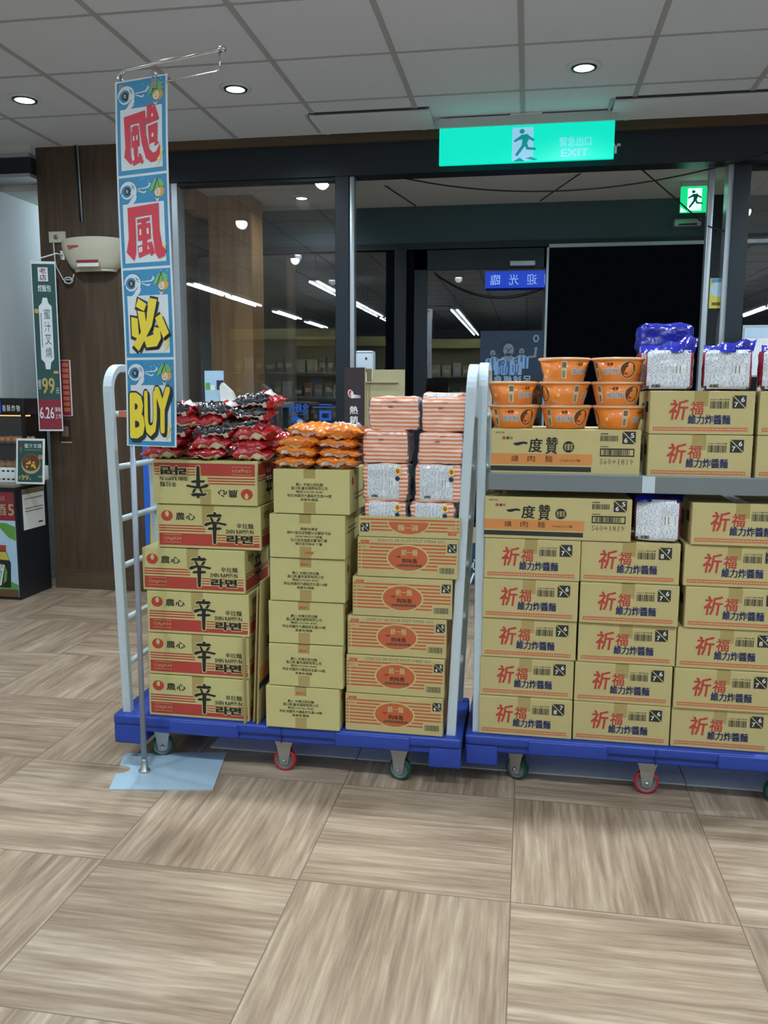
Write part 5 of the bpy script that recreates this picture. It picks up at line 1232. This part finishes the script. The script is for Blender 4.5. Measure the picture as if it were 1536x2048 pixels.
        G = [[(.26,1.02),(.48,.90),(.40,.76),(.18,.86)], [(.55,1.02),(.77,.98),(.60,.46),(.22,-.03),(.06,.10),(.44,.50)], [(.22,.78),(.42,.74),(.48,.30),(.34,.20),(.28,.42)], [(.04,.66),(.22,.62),(.24,.20),(.04,.28)], [(.36,.24),(.44,.04),(.72,.06),(.84,.22),(.82,.42),(.66,.44),(.64,.30),(.50,.26)], [(.70,.62),(.86,.70),(1.06,.32),(.90,.22)]]
        C([[(x + (.035 if x > sum(q[0] for q in g)/len(g) else -.035), z + (.04 if z > sum(q[1] for q in g)/len(g) else -.06)) for x, z in g] for g in G], 'charcoal', 8); C([[(x+.06, z-.05) for x, z in g] for g in G], 'charcoal', 8)
        C(G, 'banneryellow', 9)
    else:
        for ch, x0_, x1_, za_, zb_ in (('B', -.08, .34, -.02, .92), ('U', .33, .68, .03, .96), ('Y', .62, 1.05, .10, 1.04)):
            zf = lambda q: z0+PH*(.10+.56*q); xf = lambda q: .14+.72*q
            for ox, oz, g_ in ((0, 0, .05), (.045, -.045, .045)): pr.text(ch, xf(x0_+ox-.035), zf(za_+oz-.035), xf(x1_+ox+.035), zf(zb_+oz+.035), 'charcoal', 8, .11)
            pr.text(ch, xf(x0_), zf(za_), xf(x1_), zf(zb_), 'banneryellow', 9, .06)
for i, g_ in enumerate(('颱', '風', '必', 'BUY')): panel(i, g_)
o = m.build('hanging_banner'); cs = Matrix.Rotation(BYAW, 4, 'Z') @ Vector((-.004, -.012, 0)); o.location = (PX+cs.x, PYB+cs.y, 2.376-bh); o.rotation_euler = (0, 0, BYAW)
tag(o, 'long blue and white banner with four panels of red and yellow characters ending in BUY', 'banner')
# ------------------------------------------------------------------ between the trolleys and the shop front
for k, (x0, x1) in enumerate(((-1.19, -.607), (-.604, .592), (.595, 1.9))):
    m = MB(); m.box(x0, 2.96, 0, x1, 3.42, .006, 'mat_grey', b=.002)
    tag(m.build('floor_mat'), 'grey floor mat under the trolleys, %s of three' % ('leftmost', 'middle', 'rightmost')[k], 'mat', 'grey mats under the trolleys')
# standee with a machine on top
sx, sy = -1.098, 5.0
t = tag(empty('promotion_standee', (sx, sy, 0)), 'dark brown promotion standee with white characters by the window post', 'standee')
a_ = at(690, 735, sy); b_ = at(731, 735, sy)
wf = b_.x - a_.x; hz = a_.z
a = MB(); a.box(0, 0, 0, wf, .004, hz, 'standee'); pr = Print(a, W=wf, H=hz)
zf = lambda ypx: at(700, ypx, sy).z/hz
for t_, y0, y1 in (('熱', 812, 828), ('銷', 832, 847), ('王', 849, 863), ('品', 866, 880)): pr.text(t_, .26, zf(y1), .66, zf(y0), 'white', 1, .03)
pr.poly([(.16,zf(786)),(.20,zf(780)),(.30,zf(779)),(.42,zf(783)),(.46,zf(789)),(.62,zf(790)),(.78,zf(791)),(.78,zf(796)),(.50,zf(796)),(.36,zf(797)),(.22,zf(793))], 'paper', 1)
pr.poly([(.20,zf(786)),(.25,zf(781)),(.36,zf(781)),(.30,zf(788)),(.34,zf(795)),(.25,zf(792))], 'brick', 2); pr.text('六福', .52, zf(795.3), .76, zf(791.2), 'maroon', 2, .02)
a.build('front_board', t)
a = MB(); a.box(wf, .0, 0, wf+.004, .12, hz, 'beige'); a.box(wf+.004, .02, 0, wf+.24, .026, hz-.012, 'beige', b=.001); a.box(wf+.02, .0185, hz-.30, wf+.03, .0195, hz-.06, 'kraftin'); a.box(0, .12, 0, wf+.01, .124, hz, 'beige')
a.build('side_board', t)
a = MB(); a.box(.0, .004, hz-.09, wf+.2, .12, hz-.084, 'beige'); a.build('shelf', t)
a_ = at(714, 760, sy+.06); b_ = at(749, 702, sy+.06); mw_, mh = b_.x-a_.x, b_.z-(hz-.084)
a = MB(); a.box(0, 0, 0, mw_, .09, mh, 'machine', b=.012); a.box(mw_*.3, -.002, 0, mw_*.92, .004, mh*.42, 'inkgrey'); a.box(mw_*.45, -.003, 0, mw_*.65, .003, mh*.3, 'white'); a.box(mw_*.55, -.003, mh*.72, mw_*.66, .003, mh*.78, 'black'); a.box(.003, -.001, mh*.93, mw_-.003, .002, mh*.95, 'inkgrey')
o = a.build('sanitizer_dispenser'); o.location = (a_.x, sy+.015, hz-.084); tag(o, 'pale grey dispenser machine standing on the brown standee', 'dispenser')
# thermometer like white stick beside it, low table with a leaflet box behind the left window edge
a_ = at(350, 822, 5.15); b_ = at(692, 806, 5.15)
t = tag(empty('side_table', (-2.30, 4.95, 0)), 'pale table behind the red packets, below the left window', 'table')
zt_ = at(450, 806, 4.95).z
a = MB(); a.box(0, 0, zt_-.02, .80, .34, zt_, 'silver', b=.004); a.build('tabletop', t)
for x in (.03, .74):
    for y in (.03, .30):
        a = MB(); a.box(x, y, 0, x+.03, y+.03, zt_-.03, 'darkmetal'); a.build('leg', t)
a_ = at(403, 803, 5.05); b_ = at(446, 741, 5.05); w, h = b_.x-a_.x, b_.z-zt_
t = tag(empty('leaflet_box', (a_.x, 5.05, zt_)), 'pale blue leaflet box with cards on the table by the left window', 'leaflet box')
a = MB(); a.box(.03, 0, 0, w+.02, .08, h*.40, 'palecloth'); a.build('box', t)
a = MB(); a.box(.0, .06, 0, w-.02, .066, h, 'skyprint', b=.001); a.build('back_card', t)
a = MB(); a.box(w*.62, .03, h*.38, w*.92, .036, h*.70, 'facedark'); a.box(w*.12, .03, h*.38, w*.3, .036, h*.62, 'leaf'); a.box(w*.36, .025, h*.38, w*.55, .03, h*.55, 'paper'); a.build('leaflet', t)
a = MB(); a.prism([(w*.95, 0), (w+.09, 0), (w+.06, h*.35), (w*1.0, h*.62), (w*.9, h*.5)], (0, .02, 0), (1,0,0), (0,0,1), .05, 'paper'); a.build('paper_bag', t)
# blue vinyl lettering low on the left window
a_ = at(560, 860, FY+.0); b_ = at(688, 806, FY+.0); w, h = b_.x-a_.x, b_.z-a_.z
m = MB(); pr = Print(m, W=w, H=h)
pr.text('念概效能', .02, .62, .44, .98, 'vinyl', 1, .02, mirror=True)
pr.rect(.02, .56, .44, .575, 'vinyl', 1); pr.poly([(.16,.48),(.26,.5),(.40,.3),(.38,-.1),(.33,-.1),(.18,.3)], 'vinyl', 1); pr.ellipse(.30, .32, .05, .07, 'palecloth', 2)
pr.text('品', .56, -.2, .84, .72, 'vinyl', 1, .05); pr.rect(.50, .82, .86, .86, 'vinyl', 1); pr.rect(.94, -.3, .985, .98, 'vinyl', 1); pr.rect(.60, .92, .80, .96, 'vinyl', 1)
o = m.build('window_lettering'); o.location = (a_.x, FY+.024, a_.z); tag(o, 'blue vinyl lettering low on the left window between red packets and standee', 'sticker')
# yellow and blue things behind the left side frame
yb = 3.42
a_ = at(296, 1130, yb); b_ = at(318, 960, yb)
t = tag(empty('wet_floor_sign', (a_.x+.02, yb, 0)), 'folded yellow floor sign leaning behind the red cartons', 'floor sign')
zt_ = b_.z
a = MB(); a.prism([(-.03, 0), (.06, 0), (.035, zt_), (.005, zt_)], (0, 0, 0), (1,0,0), (0,0,1), -.008, 'yellow'); a.build('front_panel', t)
a = MB(); a.prism([(.0, 0), (.09, 0), (.05, zt_-.02), (.02, zt_-.02)], (0, .03, 0), (1,0,0), (0,0,1), -.008, 'yellow'); a.build('back_panel', t)
a = MB(); a.tube([(-.005, .015, zt_), (.02, .012, zt_+.05), (.05, .012, zt_+.02)], .006, 'black', 8); a.build('handle', t)
yb = 3.75
a_ = at(286, 946, yb); b_ = at(330, 850, yb)
m = MB(); m.box(0, 0, 0, b_.x-a_.x, .02, b_.z, 'vinyl', b=.004); o = m.build('display_board'); o.location = (a_.x, yb, 0); tag(o, 'blue display board standing behind the red packets and the banner', 'board')
# navy notice low on the inner door, seen in the gap between the trolleys
a_ = at(925, 1168, 5.35); b_ = at(957, 1086, 5.35)
t = tag(empty('door_notice', (a_.x, 5.35, 0)), 'navy standing notice with white marks in the gap between the trolleys', 'notice')
a = MB(); a.box(-.12, 0, a_.z, b_.x-a_.x+.12, .02, b_.z, 'signblue' if False else 'posterblue'); pr = Print(a, O=(0, -.0002, a_.z), W=b_.x-a_.x, H=b_.z-a_.z); pr.text('小心', .2, .35, .95, .62, 'white', 1, .03); pr.text('V', .25, .02, .8, .28, 'white', 1, .04); a.build('board', t)
a = MB(); a.box(-.12, .0, b_.z, b_.x-a_.x+.12, .02, b_.z+.10, 'beige'); a.build('top_strip', t)
for x in (-.1, .16):
    a = MB(); a.box(x, -.03, 0, x+.02, .06, a_.z, 'darkmetal'); a.build('foot', t)
# white notice stand at the right
a_ = at(1482, 712, 5.2); b_ = at(1560, 650, 5.2)
t = tag(empty('notice_stand', (a_.x, 5.2, 0)), 'white framed notice on a stand behind the blue packs at the far right', 'notice')
a = MB(); a.box(0, 0, a_.z-.12, b_.x-a_.x, .008, b_.z, 'silver', b=.002); a.build('frame', t)
a = MB(); a.box(.01, -.002, a_.z-.11, b_.x-a_.x-.01, 0, b_.z-.014, 'fineblue'); a.box(.01, -.003, b_.z-.07, b_.x-a_.x-.01, -.001, b_.z-.014, 'palecloth'); a.build('notice_sheet', t)
a = MB(); a.box(.1, .0, 0, .12, .02, a_.z-.11, 'polegrey'); a.box(0, -.1, 0, .22, .12, .01, 'plate'); a.build('stand', t)

# ------------------------------------------------------------------ the shop behind the camera, seen in the window's reflection
r = random.Random(21)
prodcols = [(196, 176, 110), (170, 146, 84), (206, 196, 150), (140, 150, 110), (180, 110, 70), (150, 130, 100), (100, 120, 110), (210, 206, 190)]
pm = [mat('product_wrap_%d' % i, c, .4) for i, c in enumerate(prodcols)]
protos = []
def product():
    i = r.randrange(len(pm))
    while len(protos) <= 7:
        j = len(protos); a = MB(); w = r.uniform(.11, .18); h = r.uniform(.16, .26); a.box(0, 0, 0, w, .12, h, pm[j], b=.006); a.box(w*.15, -.001, h*.3, w*.85, .001, h*.6, 'paper'); o = a.build('snack_box'); o.location = (0, 0, -50); protos.append([o, False, w])
    return protos[i]
def gondola(x, y, w, lab, rz=0.0):
    t = tag(empty('store_shelf', (x, y, 0), rz), lab, 'shelf unit', 'shop shelving behind the camera')
    a = MB(); a.box(0, -.02, 0, w, .02, 2.25, 'beige'); a.box(0, -.02, 2.25, w, .3, 2.42, 'kraftpale'); a.build('back_panel', t)
    R = Matrix.Translation((x, y, 0)) @ Matrix.Rotation(rz, 4, 'Z')
    for z in (.12, .52, .92, 1.32, 1.72):
        a = MB(); a.box(0, .02, z-.03, w, .36, z, 'silver'); a.build('shelf', t)
        xx = .04
        while xx < w-.2:
            pr_ = product(); o = pr_[0] if not pr_[1] else copy_tree(pr_[0]); pr_[1] = True
            q = R @ Vector((xx+pr_[2], .22, z+.001)); o.location = q; o.rotation_euler = (0, 0, rz+PI)
            tag(o, 'packaged snack box on the shop shelves behind the camera', 'packaged snack', 'snack boxes behind the camera'); xx += pr_[2]+.03
gondola(-4.9, -2.9, 2.3, 'left shelf unit of the shop behind the camera')
gondola(-2.4, -3.9, 1.5, 'middle shelf unit of the shop behind the camera')
gondola(.9, -3.2, 2.2, 'right shelf unit of the shop behind the camera')
for o, used, w in protos:
    if not used: bpy.data.objects.remove(o)
m = MB(); m.box(-.8, -6.5, 0, .0, -6.0, 1.95, 'beige', b=.01); m.box(-.79, -6.0, .1, -.01, -5.99, 1.9, 'kraftpale'); tag(m.build('tall_cabinet'), 'tall beige cabinet at the back of the shop behind the camera', 'cabinet')
